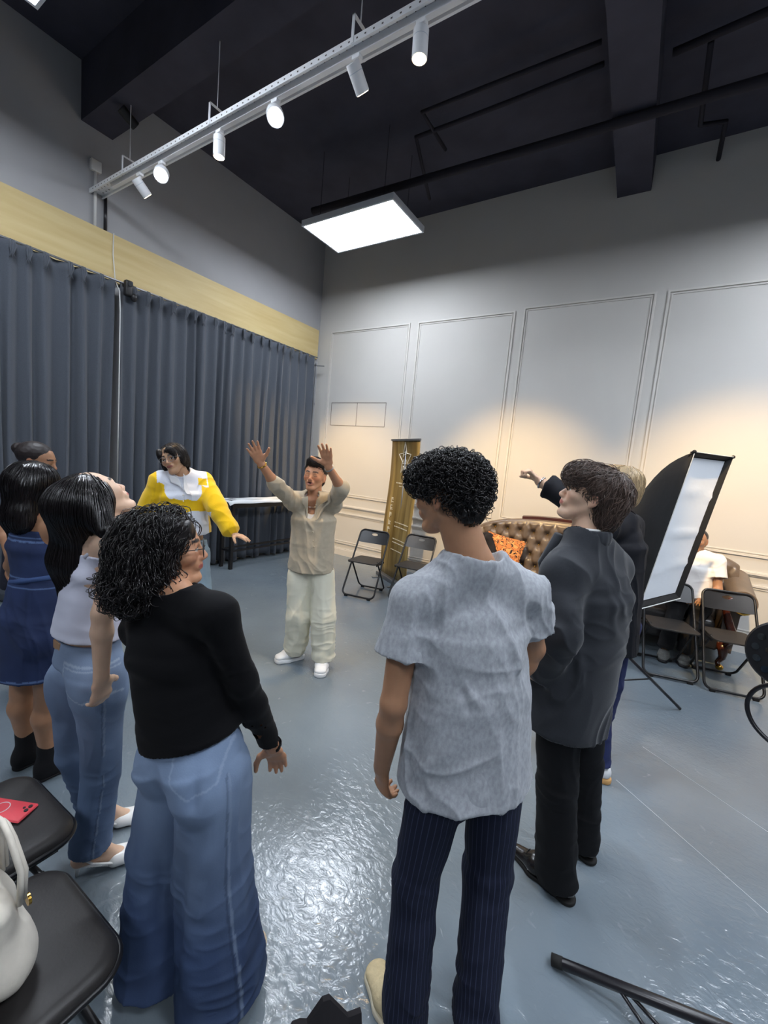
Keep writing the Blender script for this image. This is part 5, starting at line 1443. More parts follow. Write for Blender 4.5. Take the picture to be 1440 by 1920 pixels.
MCR = mat('cream_trousers', (222,219,200), .75, spec=.2, bump=(240,.2,.001))
sgc = [(V(565,1085,3.15),V(560,1200,3.2),.02,.008),(V(604,1085,3.15),V(606,1210,3.15),.02,.009),(V(583,1080,3.15),V(586,1120,3.2),.010,-.008),(V(572,1070,3.15),V(570,1100,3.15),.008,-.006),(V(595,1070,3.15),V(597,1100,3.15),.008,-.006)]
J['hemL'] = J['anL']+A(0,0,-.005); J['hemR'] = J['anR']+A(0,0,-.005)
pants(J, bC, rt, MCR, (.100,.098,.088), e=.016, amp=.010, seed=63, extra_disp=seams(sgc))
MWS = mat('white_trainer', (232,234,236), .5)
for s_ in 'LR': shoe(rt, J['an'+s_], J['toe'+s_], MWS, MWS, w=.050, sole=.032, high=.06, toe_pt=.92)
# bracelets, necklace
wr = J['wrR']; dR = nz(J['wrR']-J['elR'])
s1 = nz(np.cross(dR,UP)); s2 = np.cross(dR,s1)
tubepart('bracelet', [wr-dR*.01+s1*.031*math.cos(a*PI/10)+s2*.029*math.sin(a*PI/10) for a in range(20)], .005, M['brass'], rt, True)
dL = nz(J['wrL']-J['elL']); s1 = nz(np.cross(dL,UP)); s2 = np.cross(dL,s1)
tubepart('watch', [J['wrL']-dL*.01+s1*.031*math.cos(a*PI/10)+s2*.029*math.sin(a*PI/10) for a in range(20)], .005, M['metal_grey'], rt, True)
tubepart('necklace', [J['neck']+UP*(.035-.055*math.sin(a*PI/12))-GF*(.0+.105*math.sin(a*PI/12))+GR*.065*math.cos(a*PI/12) for a in range(13)], .0022, M['chrome'], rt)
HC_ = hairmat('short_black_hair', (26,21,20), .4)
PC = lambda x,y,z: hcC+HRC@(A(x,y,z)*1.02)
fh = F(.02); fh.grp(.03)
fh.ball(PC(0,-.022,.048),(.083,.096,.086),HRC); fh.ball(PC(0,.040,.108),(.062,.058,.036),HRC); fh.ball(PC(-.015,.078,.102),(.040,.030,.024),HRC); fh.ball(PC(0,-.07,-.02),(.066,.040,.06),HRC)
fh.sub.append((F().ball(PC(0,.13,.010),(.070,.075,.066),HRC).groups[0][0], .012)); fh.sub.append((F().ball(PC(.095,.045,-.03),(.04,.06,.05),HRC).groups[0][0], .01)); fh.sub.append((F().ball(PC(-.095,.045,-.03),(.04,.06,.05),HRC).groups[0][0], .01))
hb = sobj('hair', fh, .0045, HC_, rt, disp=lambda p,n: .003*vnoise(p,(60,60,60),6))
vv = np.array([v.co[:] for v in hb.data.vertices])
strands('hair_strands', fh, HC_, hb, pts_on(vv,900,3,lambda v: ((v-hcC)@HRC)[:,2] > .03), lambda p,i: np.tile(FC*.8+UP*.3+HRC[:,0]*.5,(len(p),1)), n=7, step=.006, rad=.0012, off=.004, seed=5, jit=.25)
# ---------------------------------------------------------------- D: person in yellow and white shirt
J = jd(neck=V(341,893,3.22), shL=V(381,903,3.29), shR=V(301,903,3.14), chest=V(342,930,3.22), waist=V(344,985,3.22), pelvis=V(347,1030,3.22),
       elR=V(277,958,3.15), wrR=V(264,1015,3.05), elL=V(407,952,3.18), wrL=V(435,999,3.10),
       hipL=V(366,1042,3.22), hipR=V(328,1042,3.22), knL=V(377,1120,3.2), knR=V(330,1120,3.2), anL=V(379,1205,3.25), anR=V(330,1200,3.25), toeL=A(0,0,0), toeR=A(0,0,0))
for s_ in 'LR': J['an'+s_][2] = .095; J['toe'+s_] = A(J['an'+s_][0],J['an'+s_][1],.03)-GF*.15+GR*(.05 if s_ == 'L' else -.05)
blen('D', J)
hcD = V(326,862,3.16); FD = nz(-GF*.98+GR*.06-UP*.20); HRD = orth_up(UP*.93-GR*.34, FD)
rt = root_person('person with round glasses in a yellow and white patchwork shirt before the curtain', J)
bD = dict(BM); bD.update(cw=.165,cd=.12,ww=.155,wd=.12,hw=.155,hd=.12,ru=.054,re=.045)
make_body(J, bD, rt, SK_OLIVE, hcD, HRD, 1.0, lips=(150,90,82), brow=(30,24,22), res=.0045, hands=dict(R=dict(D=-UP*.8-GR*.5, N=-GR*.2+UP*.3-GF, curl=.2), L=dict(D=nz(GR*.93-UP*.25-GF*.1), N=-UP, s=.95, curl=.12, spread=.12)))
YEL = np.array(lin((240,196,28))[:3]); WHT = np.array(lin((222,226,236))[:3])
_cS,_ = frameof(J)
def colD(p):
    # front pattern in body coordinates: x to the wearer's left, z up from the chest
    q = p-J['chest']; x = q@(-_cS)*-1*-1; z = q[:,2]; x = q@(-_cS)   # + = wearer's left (image right)
    col = np.tile(YEL,(len(p),1))
    dl = np.minimum(segdist(p,J['shL'],J['elL'])[0], segdist(p,J['elL'],J['wrL'])[0]); dr = np.minimum(segdist(p,J['shR'],J['elR'])[0], segdist(p,J['elR'],J['wrR'])[0])
    body = (np.abs(x) < .172)
    n1 = .008*np.sin(x*70)
    chestw = body&(z > -.012+n1*.6+.05*np.clip((np.abs(x)-.085)/.04,0,1)**2)&(x < .125)&(x > -.125)
    yoke = body&(z > .095+n1)
    low = body&(z < -.118+.25*np.maximum(x,0)+.014*np.sin(x*32))
    w = chestw|yoke|low
    w &= ~((x > .105)&(x < .165)&(z > .10)&(z < .150))
    col[w] = WHT
    seam = body&(np.abs(x+.0) < .003)&w; col[seam] = WHT*.85
    return col
MYW = mat('yellow_white_plush', (240,200,40), .9, attr=True, spec=.15, bump=(180,.5,.002), sheen=.3)
def exD(f):
    f.grp(.03)
    for s_ in 'LR':
        e_, w_ = J['el'+s_], J['wr'+s_]; f.cap(e_*.35+w_*.65, e_*.12+w_*.88, .052, .056)
sgD = [(V(300,985,3.05),V(340,950,3.05),.010,.007),(V(345,985,3.05),V(375,950,3.05),.010,.007),(V(310,960,3.05),V(330,930,3.05),.008,.004),(V(405,945,3.1),V(430,990,3.0),.012,.008),(V(415,940,3.1),V(438,975,3.0),.009,-.006)]
o_, fD = top_garment(J, bD, rt, MYW, e=.018, sleeve=1.93, flare=.012, hem=V(347,1004,3.22), hem_e=.022, neck_r=(.065,.085,.06), neck_off=tuple(A(0,0,.035)-GF*.02), res=.0048, amp=.007, seed=71, name='shirt', extra=exD, colfn=colD, extra_disp=seams(sgD), slv_e=.020)
hD = 3.0
patch('collar', fD, [V(x,y,hD) for x,y in dense2([(315,877),(329,886),(341,898),(320,895),(314,886)])] if False else pl(dense([(313,878,hD),(322,880,hD),(341,893,hD),(318,896,hD)])), .012, MVEST, rt, .004)
patch('collar', fD, pl(dense([(343,892,hD),(350,868,hD),(356,870,hD),(362,891,hD)])), .012, MVEST, rt, .004)
for (x,y) in ((342,901),(342,914),(343,927),(344,945)):
    q = V(x,y,hD)
    for _ in range(5): q = q-normals(lambda z: fD(z,mg=.3), q[None])[0]*(fD(q[None],mg=.3)[0]-.008)*.8
    MB().sph(tuple(q),.005,8).build('button', M['white_plastic'], rt, world=True, smooth=True)
MLD = mat('pale_denim', (150,172,186), .85, noise=(9,.15), bump=(220,.2,.001))
pants(J, bD, rt, MLD, (.10,.085,.085), e=.012, amp=.008, seed=73, name='jeans')
for s_ in 'LR': shoe(rt, J['an'+s_], J['toe'+s_], MWS, MWS, w=.050, sole=.028, high=.055, toe_pt=.9)
glasses(hcD, HRD, 1.0, rt, M['metal_grey'], .022)
PD = lambda x,y,z: hcD+HRD@A(x,y,z)
fh = F(.02); fh.grp(.03)
fh.ball(PD(0,-.022,.042),(.088,.100,.084),HRD); fh.ball(PD(.070,-.01,-.015),(.024,.05,.075),HRD); fh.ball(PD(-.070,-.01,-.005),(.024,.05,.06),HRD); fh.ball(PD(0,-.07,-.03),(.075,.05,.07),HRD)
fh.sub.append((F().ball(PD(0,.13,-.015),(.060,.070,.085),HRD).groups[0][0], .012))
fh.grp(.015); fh.ball(PD(-.034,.090,.052),(.040,.016,.040),HRD); fh.ball(PD(-.046,.082,.020),(.022,.015,.030),HRD); fh.ball(PD(.050,.075,.050),(.020,.022,.045),HRD)
hb = sobj('hair', fh, .0045, HC_, rt)
vv = np.array([v.co[:] for v in hb.data.vertices]); rtop = PD(.015,.03,.14)
strands('hair_strands', fh, HC_, hb, pts_on(vv,1100,3), lambda p,i: (p-rtop)/(np.linalg.norm(p-rtop,axis=1)[:,None]+1e-6)*.8-HRD[:,2]*.8, n=9, step=.008, rad=.0012, off=.003, seed=5, jit=.12)
# ---------------------------------------------------------------- E: woman with long black hair, white top, blue jeans
J = jd(neck=V(196,1000,1.48), shL=V(150,1030,1.60), shR=V(216,1022,1.37), chest=V(180,1065,1.48), waist=V(170,1168,1.48), pelvis=V(166,1235,1.48),
       elR=V(192,1150,1.26), wrR=V(190,1268,1.26), elL=V(150,1140,1.68), wrL=V(185,1190,1.80),
       hipL=V(140,1268,1.54), hipR=V(188,1268,1.42), knL=V(140,1425,1.56), knR=V(190,1440,1.46), anL=V(138,1545,1.60), anR=V(176,1596,1.50), toeL=A(-1.72,.93,.02), toeR=A(-1.565,.845,.02))
FE0 = nz(GF*.5+GR*.86)
J['anR'] = A(-1.655,.70,.125); J['anL'] = A(-1.83,.80,.125); J['toeR'] = A(-1.590,.835,.02); J['toeL'] = A(-1.75,.94,.02)
J['knL'][2]=J['knR'][2]=.43
J['heelz'] = .058
blen('E', J); JE = J
hcE = V(180,940,1.47); VRe = nz(GR*.84+GF*.54); HRE = orth_up(UP*.68-VRe*.72, nz(VRe*.60+UP*.62+(GF*.84-GR*.54)*.42))
rt = root_person('person with long straight black hair thrown back, white tank top, blue jeans and white slingbacks', J)
bE = dict(BW); bE.update(bt=.8,cw=.115,cd=.085,ww=.098,wd=.078,hw=.130,hd=.10,ru=.036,re=.029,rw=.021)
make_body(J, bE, rt, SK_FAIR, hcE, HRE, .95, fem=True, lips=(190,110,104), res=.0045, fe=-.005, te=-.002, hands=dict(R=dict(D=nz(-UP*.95-GR*.10+GF*.15), N=nz(-GR*.9+GF*.3), s=.92, curl=.55, spread=.06), L=dict(D=-UP, N=GR)))
MTK = mat('lilac_white_rib', (206,208,224), .85, bump=((30,30,4),.2,.003))
top_garment(J, bE, rt, MTK, e=.008, sleeve=.01, flare=0, hem=J['waist']*.8+J['pelvis']*.2, hem_e=.004, neck_r=(.10,.10,.075), neck_off=(0,0,.03), res=.005, amp=.003, seed=81, kind='bunch', name='tank_top', slv_e=-.02, low=0, clip=[plane(J['chest']+A(0,0,.07),(0,0,1))])
for s_ in 'LR': tubepart('strap', [J['sh'+s_]*.6+J['neck']*.4-FE0*.075-A(0,0,.06), J['sh'+s_]*.6+J['neck']*.4+A(0,0,.016), J['sh'+s_]*.6+J['neck']*.4+FE0*.075-A(0,0,.06)], .007, MTK, rt)
MDE = denim('blue_slim_denim', (110,134,170), (70,90,130))
_, hS = frameof(J)
pkE = [(V(140,1252,1.35), nz(hS), UP, .058, .085),(V(188,1250,1.30), nz(hS), UP, .035, .085)]
J['hemR'] = J['anR']+A(.0,.0,-.015); J['hemL'] = J['anL']+A(0,0,-.01)
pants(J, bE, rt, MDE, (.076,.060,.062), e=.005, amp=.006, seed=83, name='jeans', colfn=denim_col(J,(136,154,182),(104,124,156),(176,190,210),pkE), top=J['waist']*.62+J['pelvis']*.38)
ob = MB(); q = V(150,1203,1.38); a_ = nz(hS)
MB().box((-.028,-.003,-.016),(.028,.003,.016),.003).build('leather_patch', mat('tan_patch',(158,122,88),.6), rt, world=False)
lp = bpy.data.objects[[o.name for o in bpy.data.objects if o.name.startswith('leather_patch')][-1]]
lp.matrix_parent_inverse = PINV(rt); 
qq = q.copy()
lp.location = [float(x) for x in (J['waist']*.45+J['pelvis']*.55-np.cross(UP,hS)*.10-hS*.02+UP*.02)]; lp.rotation_euler = (0,0,math.atan2(hS[1],hS[0]))
MWL = mat('white_patent', (236,236,234), .2, spec=.6)
for s_ in 'LR':     # pointed slingback with a kitten heel
    An, T = J['an'+s_], J['toe'+s_]; d = A(T[0]-An[0],T[1]-An[1],0); d = nz(d); sd = np.cross(d,UP); g = A(An[0],An[1],0)
    f = F(.01); f.grp(.02); f.ell(g+d*.085+A(0,0,.030), g+d*.15+A(0,0,.024), (.042,.034), (.041,.028), sd); f.ell(g+d*.15+A(0,0,.022), g+d*.25+A(0,0,.010), (.041,.026), (.008,.009), sd)
    f.sub.append((F().ell(g+d*.05+A(0,0,.075), g+d*.115+A(0,0,.070), (.032,.024), (.028,.018), sd).groups[0][0], .006)); f.clip = [plane((0,0,.002),(0,0,-1))]
    so = sobj('slingback', f, .0035, MWL, rt)
    tubepart('heel', [g-d*.045+A(0,0,.065), g-d*.040+A(0,0,.03), g-d*.042+A(0,0,.002)], [.020,.008,.006], MWL, so)
    tubepart('strap', [g+d*.075+sd*.036+A(0,0,.035), g+d*.01+sd*.036+A(0,0,.062), g-d*.052+A(0,0,.095), g+d*.01-sd*.036+A(0,0,.062), g+d*.075-sd*.036+A(0,0,.035)], .0045, MWL, so)
    f = F(.01); f.grp(.02); f.ell(g-d*.04+A(0,0,.058), g+d*.09+A(0,0,.010), (.026,.007), (.030,.006), sd); sobj('insole', f, .004, MWL, so)
HE_ = hairmat('straight_black_hair', (20,17,19), .25)
PE = lambda x,y,z: hcE+HRE@(A(x,y,z)*.95)
fh = F(.03); fh.grp(.06)
fh.ball(PE(0,-.025,.035),(.080,.095,.082),HRE)
c0 = PE(0,-.085,.03); c1 = V(150,985,1.47); c2 = V(138,1050,1.47); c3 = V(140,1110,1.48)
sE = nz(J['shR']-J['shL'])
fh.ell(c0, c1, (.085,.055), (.100,.062), sE); fh.ell(c1, c2, (.100,.062), (.105,.058), sE); fh.ell(c2, c3, (.105,.058), (.066,.045), sE); fh.cap(PE(.06,-.03,0), J['shR']+A(0,0,.045)-GR*.03, .040, .022)
fh.sub.append((F().ball(PE(0,.135,-.01),(.085,.085,.12),HRE).groups[0][0], .012))
hb = sobj('hair', fh, .0045, HE_, rt, disp=lambda p,n: .004*ridge(p,(26,26,2.5),5))
vv = np.array([v.co[:] for v in hb.data.vertices]); rtop = PE(0,.06,.10)
strands('long_strands', fh, HE_, hb, pts_on(vv,2600,3,lambda v: v[:,2] > c2[2]-.03), lambda p,i: (p-rtop)/(np.linalg.norm(p-rtop,axis=1)[:,None]+1e-6)*.9-UP*1.2, n=16, step=.017, rad=.0014, off=.0035, seed=5, jit=.05)
# ---------------------------------------------------------------- F: woman in the denim dress
J = jd(neck=V(72,968,1.92), shL=V(40,992,1.99), shR=V(104,992,1.86), chest=V(72,1022,1.92), waist=V(76,1082,1.92), pelvis=V(74,1150,1.92),
       elL=V(22,1060,2.10), wrL=V(45,1100,2.22), elR=V(128,1060,1.95), wrR=V(125,1110,2.1),
       hipL=V(53,1180,1.96), hipR=V(95,1182,1.88), knL=V(46,1318,1.96), knR=V(92,1318,1.90), anL=V(52,1418,1.98), anR=V(92,1436,1.92), toeL=A(0,0,0), toeR=A(0,0,0))
FF0 = nz(GF*.85+GR*.53)
for s_ in 'LR': J['an'+s_][2] = .12; J['toe'+s_] = A(J['an'+s_][0],J['an'+s_][1],.03)+FF0*.15
J['knL'][2]=J['knR'][2]=.42
blen('F', J)
hcF = V(70,915,1.93); HRF = orth_up(UP, nz(FF0+GR*.1))
rt = root_person('person with straight black hair in a sleeveless dark denim dress and black ankle boots', J)
bF = dict(BW); bF.update(cw=.125,hw=.15,rc=.058,rk=.056,ra=.036,rt=.085)
SKF = SK_BROWN
make_body(J, bF, rt, SK_TAN, hcF, HRF, .97, fem=True, res=.005, te=-.004, le=0, fe=-.02, hands=dict(L=dict(D=GR, N=-UP), R=dict(D=-UP, N=-GR)))
MDD = mat('dark_denim_dress', (34,50,90), .85, noise=(12,.3), bump=(230,.3,.001), attr=True)
def colF(p):
    c = np.tile(np.array(lin((36,52,92))[:3]),(len(p),1)); c *= (1+.25*vnoise(p,(8,8,6),4))[:,None]
    L_ = np.array(lin((96,120,165))[:3]); z = p[:,2]; cz = J['chest'][2]
    for zz in (cz+.055, cz+.038, J['waist'][2]+.022, J['waist'][2]-.022, J['hem'][2]+.015 if 'hem' in J else 0): c[np.abs(z-zz) < .0028] = L_
    return c
J['hem'] = V(72,1252,1.92)
f = F(.02); torso_prims(f, J, bF, .014, .03, neck=False); f.groups[-1] = [q for q in f.groups[-1] if True]
fw = np.cross(UP, nz(J['hipR']-J['hipL']))
f.grp(.05); f.ell(J['waist'], J['pelvis'], (.128,.10), (.168,.135), nz(J['hipR']-J['hipL']), .03); f.ell(J['pelvis'], J['hem'], (.168,.135), (.185,.165), nz(J['hipR']-J['hipL']), (.03,.004))
f.noclip = clone_noclip(f); f.clip = [plane(J['hem'],(0,0,-1)), plane(J['chest']+A(0,0,.085),(0,0,1))]
for s_ in 'LR': f.sub.append((F().ball(J['sh'+s_]+A(0,0,.0), (.058,.058,.075)).groups[0][0], .01))
fdF = folds('hang', 91, .007)
sobj('denim_dress', f, .005, MDD, rt, disp=lambda p,n: fdF(p,n)*np.where(p[:,2] > J['waist'][2],.5,1)-.006*np.exp(-((p[:,2]-J['waist'][2])/.02)**2), colfn=colF, carve=(.009,[(J['hem'],J['hem'],.24)]))
s1 = nz(J['hipR']-J['hipL'])
tubepart('belt', [J['waist']+s1*.130*math.cos(a*PI/16)+fw*.102*math.sin(a*PI/16) for a in range(32)], .012, MB_ if False else mat('denim_belt',(60,84,132),.85), rt, True)
for s_ in 'LR': tubepart('strap', [J['sh'+s_]*.55+J['neck']*.45-fw*.06-A(0,0,.04), J['sh'+s_]*.55+J['neck']*.45+A(0,0,.018), J['sh'+s_]*.55+J['neck']*.45+fw*.06-A(0,0,.04)], .009, mat('denim_strap',(40,62,112),.85), rt)
MBT = mat('black_suede', (18,17,20), .75, spec=.3)
for s_ in 'LR':
    An, T = J['an'+s_], J['toe'+s_]; d = nz(A(T[0]-An[0],T[1]-An[1],0)); sd = np.cross(d,UP); g = A(An[0],An[1],0)
    f = F(.01); f.grp(.03); f.cap(g+A(0,0,.09), g+A(0,0,.205)-d*.004, .046, .047); f.ell(g-d*.025+A(0,0,.055), g+d*.15+A(0,0,.034), (.042,.055), (.042,.034), sd)
    f.noclip = clone_noclip(f); f.clip = [plane((0,0,.012),(0,0,-1)), plane(g+A(0,0,.20),(0,0,1)), ]
    so = sobj('ankle_boot', f, .0045, MBT, rt, carve=(.007,[(g+A(0,0,.21),g+A(0,0,.21),.05)]), disp=lambda p,n: .003*vnoise(p,(20,20,20),3))
    f = F(.01); f.grp(.01); f.ell(g-d*.035+A(0,0,.035), g-d*.035+A(0,0,.005), (.030,.030), (.028,.028), sd, .003); f.ell(g-d*.03+A(0,0,.010), g+d*.15+A(0,0,.010), (.034,.010), (.036,.010), sd, .03); f.clip = [plane((0,0,.001),(0,0,-1))]; sobj('heel', f, .0045, MBT, so)
PF = lambda x,y,z: hcF+HRF@A(x,y,z)
fh = F(.03); fh.grp(.05); fh.ball(PF(0,-.02,.035),(.090,.102,.088),HRF); fh.ell(PF(0,-.05,-.01), PF(0,-.075,-.14), (.100,.062), (.110,.050), HRF[:,0]); fh.ell(PF(-.05,-.06,-.14), PF(-.065,-.06,-.24), (.060,.045), (.050,.030), HRF[:,0]); fh.ell(PF(.05,-.065,-.13), PF(.07,-.06,-.16), (.06,.045), (.050,.030), HRF[:,0])
fh.sub.append((F().ball(PF(0,.13,-.03),(.065,.075,.10),HRF).groups[0][0], .012))
hb = sobj('hair', fh, .005, HE_, rt, disp=lambda p,n: .003*ridge(p,(30,30,2.5),5))
vv = np.array([v.co[:] for v in hb.data.vertices]); rt2 = PF(0,.03,.14)
strands('hair_strands', fh, HE_, hb, pts_on(vv,1600,3), lambda p,i: (p-rt2)/(np.linalg.norm(p-rt2,axis=1)[:,None]+1e-6)*.7-UP*1.1, n=12, step=.014, rad=.0013, off=.003, seed=5, jit=.05)
# ---------------------------------------------------------------- G: woman with the hair bun, behind
J = jd(neck=V(55,908,2.62), shL=V(22,930,2.55), shR=V(88,930,2.72), chest=V(58,965,2.62), waist=V(62,1030,2.62), pelvis=V(66,1085,2.62),
       elL=V(8,990,2.50), wrL=V(20,1050,2.45), elR=V(105,990,2.8), wrR=V(110,1050,2.8), hipL=V(50,1105,2.6), hipR=V(86,1105,2.66), knL=V(54,1210,2.6), knR=V(88,1210,2.66), anL=V(56,1295,2.62), anR=V(90,1295,2.7), toeL=A(0,0,0), toeR=A(0,0,0))
FG0 = nz(GF*.3+GR*.95)
for s_ in 'LR': J['an'+s_][2] = .09; J['toe'+s_] = A(J['an'+s_][0],J['an'+s_][1],.03)+FG0*.15
blen('G', J)
hcG = V(70,866,2.62); HRG = orth_up(UP*.98+GR*.12, nz(GR*.85+GF*.20-UP*.12))
rt = root_person('person with a small dark hair bun and closed eyes, mostly hidden behind the denim dress', J)
make_body(J, BW, rt, SK_TAN, hcG, HRG, .97, fem=True, closed=True, res=.005, hands=dict(L=dict(D=-UP, N=GR), R=dict(D=-UP, N=-GR)))
MNV = mat('navy_camisole', (26,28,44), .85)
top_garment(J, BW, rt, MNV, e=.010, sleeve=.01, hem=V(66,1095,2.62), hem_e=.02, neck_r=(.12,.12,.09), neck_off=(0,0,.03), res=.007, amp=.004, seed=95, name='camisole', slv_e=-.02)
pants(J, BW, rt, MNV, (.085,.07,.07), e=.010, amp=.006, seed=96, res=.007)
for s_ in 'LR': shoe(rt, J['an'+s_], J['toe'+s_], M['rubber'], M['rubber'], res=.007)
HG_ = hairmat('dark_brown_hair', (26,17,17), .5)
PG = lambda x,y,z: hcG+HRG@A(x,y,z)
fh = F(.01); fh.grp(.02); fh.ball(PG(0,-.020,.044),(.080,.096,.080),HRG); fh.sub.append((F().ball(PG(0,.125,-.012),(.085,.075,.085),HRG).groups[0][0], .012)); fh.grp(.01); fh.ball(PG(0,-.105,.062),(.036,.036,.036),HRG)
sobj('hair', fh, .005, HG_, rt, disp=lambda p,n: .002*ridge(p,(50,50,50),5))
# ---------------------------------------------------------------- H: man in the dark blazer
J = jd(neck=V(1098,1008,1.63), shL=V(1056,1080,1.53), shR=V(1150,1064,1.74), chest=V(1102,1115,1.64), waist=V(1085,1235,1.64), pelvis=V(1066,1325,1.63),
       elL=V(1050,1190,1.44), wrL=V(1005,1265,1.58), elR=V(1130,1180,1.88), wrR=V(1050,1265,1.90),
       hipL=V(1040,1365,1.57), hipR=V(1085,1360,1.70), knL=V(1040,1500,1.58), knR=V(1085,1480,1.76), anL=A(-.100,1.79,.10), anR=A(-.055,2.055,.10), toeL=A(-.300,1.845,.02), toeR=A(-.250,2.16,.02))
J['anL'] = A(-.115,1.785,.10); J['anR'] = A(-.06,2.05,.10)
J['pelvis'][2]=.90; J['hipL'][2]=J['hipR'][2]=.87; J['knL'][2]=J['knR'][2]=.46; J['waist'][2]=1.05
blen('H', J)
hcH = V(1107,935,1.65); FH = nz(-GR*.93+GF*.30+UP*.28); HRH = orth_up(UP*.96+GR*.30-GF*.05, FH)
rt = root_person('person with tousled brown hair in a charcoal blazer, black trousers and polished black shoes', J)
bH = dict(BM); bH.update(sr=.045,cw=.150,cd=.11,hw=.135,hd=.09,bt=.6,butt=0)
make_body(J, bH, rt, SK_FAIR, hcH, HRH, 1.0, lips=(190,120,110), brow=(60,46,38), res=.0045, hands=dict(L=dict(D=nz(-GR+GF*.5), N=UP, curl=.6), R=dict(D=nz(-GR), N=GF)))
MBZ = mat('charcoal_blazer', (42,45,51), .8, spec=.25, noise=((150,150,150),.12,2), bump=(280,.2,.001), sheen=.15)
sgH = [(V(1128,1060,1.60),V(1142,1160,1.62),.012,-.012),(V(1128,1090,1.58),V(1085,1230,1.5),.016,-.012),(V(1152,1080,1.66),V(1128,1340,1.6),.018,.012),(V(1128,1200,1.55),V(1115,1345,1.55),.014,-.010),(V(1080,1060,1.5),V(1060,1190,1.38),.016,.007),(V(1040,1090,1.45),V(1030,1180,1.38),.012,-.006),(V(1172,1100,1.72),V(1160,1250,1.7),.014,.008),(V(1090,1180,1.45),V(1075,1330,1.5),.012,.007)]
hemH = V(1056,1352,1.63)
top_garment(J, bH, rt, MBZ, e=.034, sleeve=1.85, flare=.008, hem=hemH, hem_e=.030, neck_r=(.068,.09,.06), neck_off=(0,0,.035), res=.005, amp=.011, seed=101, name='blazer', extra_disp=seams(sgH), slv_e=.026)
cS,_ = frameof(J); fw = np.cross(UP,cS)
cN = J['neck']+A(0,0,.022)
f = F(.01); f.grp(.015)
pts = [cN+cS*.074*math.cos(a)+fw*(.075*math.sin(a)-.005)-A(0,0,.025*max(0,math.sin(a))) for a in np.linspace(PI*.85,PI*2.15,14)]
for a_,b_ in zip(pts[:-1],pts[1:]): f.ell(a_-A(0,0,.012), b_-A(0,0,.012), (.010,.026), (.010,.026), np.cross(nz(b_-a_),UP), None)
sobj('jacket_collar', f, .0045, MBZ, rt)
MLP = [cN+fw*.07-cS*.07-A(0,0,.02), cN+fw*.12-cS*.06-A(0,0,.15), cN+fw*.13-cS*.01-A(0,0,.30)]
tubepart('lapel', [tuple(q) for q in MLP], [.018,.030,.012], MBZ, rt)
tubepart('shirt_collar', [tuple(cN+cS*.058*math.cos(a)+fw*(.058*math.sin(a))+A(0,0,.014-.02*max(0,math.sin(a)))) for a in np.linspace(0,2*PI,24)], .007, M['white_plastic'], rt)
MTR = mat('black_trousers', (17,17,20), .75, spec=.25, bump=(240,.2,.001))
pants(J, bH, rt, MTR, (.086,.076,.073), e=.002, amp=.008, seed=103, hem=-.055, extra_disp=seams([(V(1040,1400,1.45),V(1060,1480,1.5),.012,.008),(V(1060,1500,1.48),V(1055,1640,1.48),.014,.008)]))
MOX = mat('polished_black_leather', (22,20,20), .22, spec=.6)
for s_ in 'LR':
    so = shoe(rt, J['an'+s_], J['toe'+s_], MOX, M['rubber'], w=.044, sole=.016, heel=.01, high=.05, toe_pt=.62)
    An, T = J['an'+s_], J['toe'+s_]; d = nz(A(T[0]-An[0],T[1]-An[1],0)); sd = np.cross(d,UP); g = A(An[0],An[1],0)
    for k in range(4): tubepart('lace', [g+d*(.085+.016*k)+sd*.016+A(0,0,.088-.008*k), g+d*(.085+.016*k)+A(0,0,.094-.008*k), g+d*(.085+.016*k)-sd*.016+A(0,0,.088-.008*k)], .0022, M['rubber'], so)
HH_ = hairmat('dark_brown_tousled_hair', (84,68,60), .42)
PH = lambda x,y,z: hcH+HRH@A(x,y,z)
fh = F(.02); fh.grp(.04)
fh.ball(PH(0,-.025,.045),(.086,.102,.084),HRH); fh.ball(PH(0,.045,.072),(.074,.062,.042),HRH); fh.ball(PH(0,-.070,-.01),(.080,.046,.080),HRH); fh.ball(PH(0,-.070,-.065),(.060,.036,.045),HRH); fh.ball(PH(0,.085,.065),(.062,.035,.03),HRH)
fh.sub.append((F().ball(PH(-.09,.055,-.045),(.045,.075,.065),HRH).groups[0][0], .01)); fh.sub.append((F().ball(PH(.09,.055,-.045),(.045,.075,.065),HRH).groups[0][0], .01))
hb = sobj('hair', fh, .0045, HH_, rt, disp=lambda p,n: .007*ridge(p+vnoise(p,(10,10,10),8)[:,None]*.03,(22,22,14),5))
vv = np.array([v.co[:] for v in hb.data.vertices]); rt3 = PH(0,-.06,.13)
strands('tousled_strands', fh, HH_, hb, pts_on(vv,1900,3), lambda p,i: (p-rt3)/(np.linalg.norm(p-rt3,axis=1)[:,None]+1e-6)*1.0-UP*.3+np.sin(p*30+i)*.25, n=11, step=.009, rad=.0013, off=.008, seed=5, jit=.35, curl=(.003,.4))
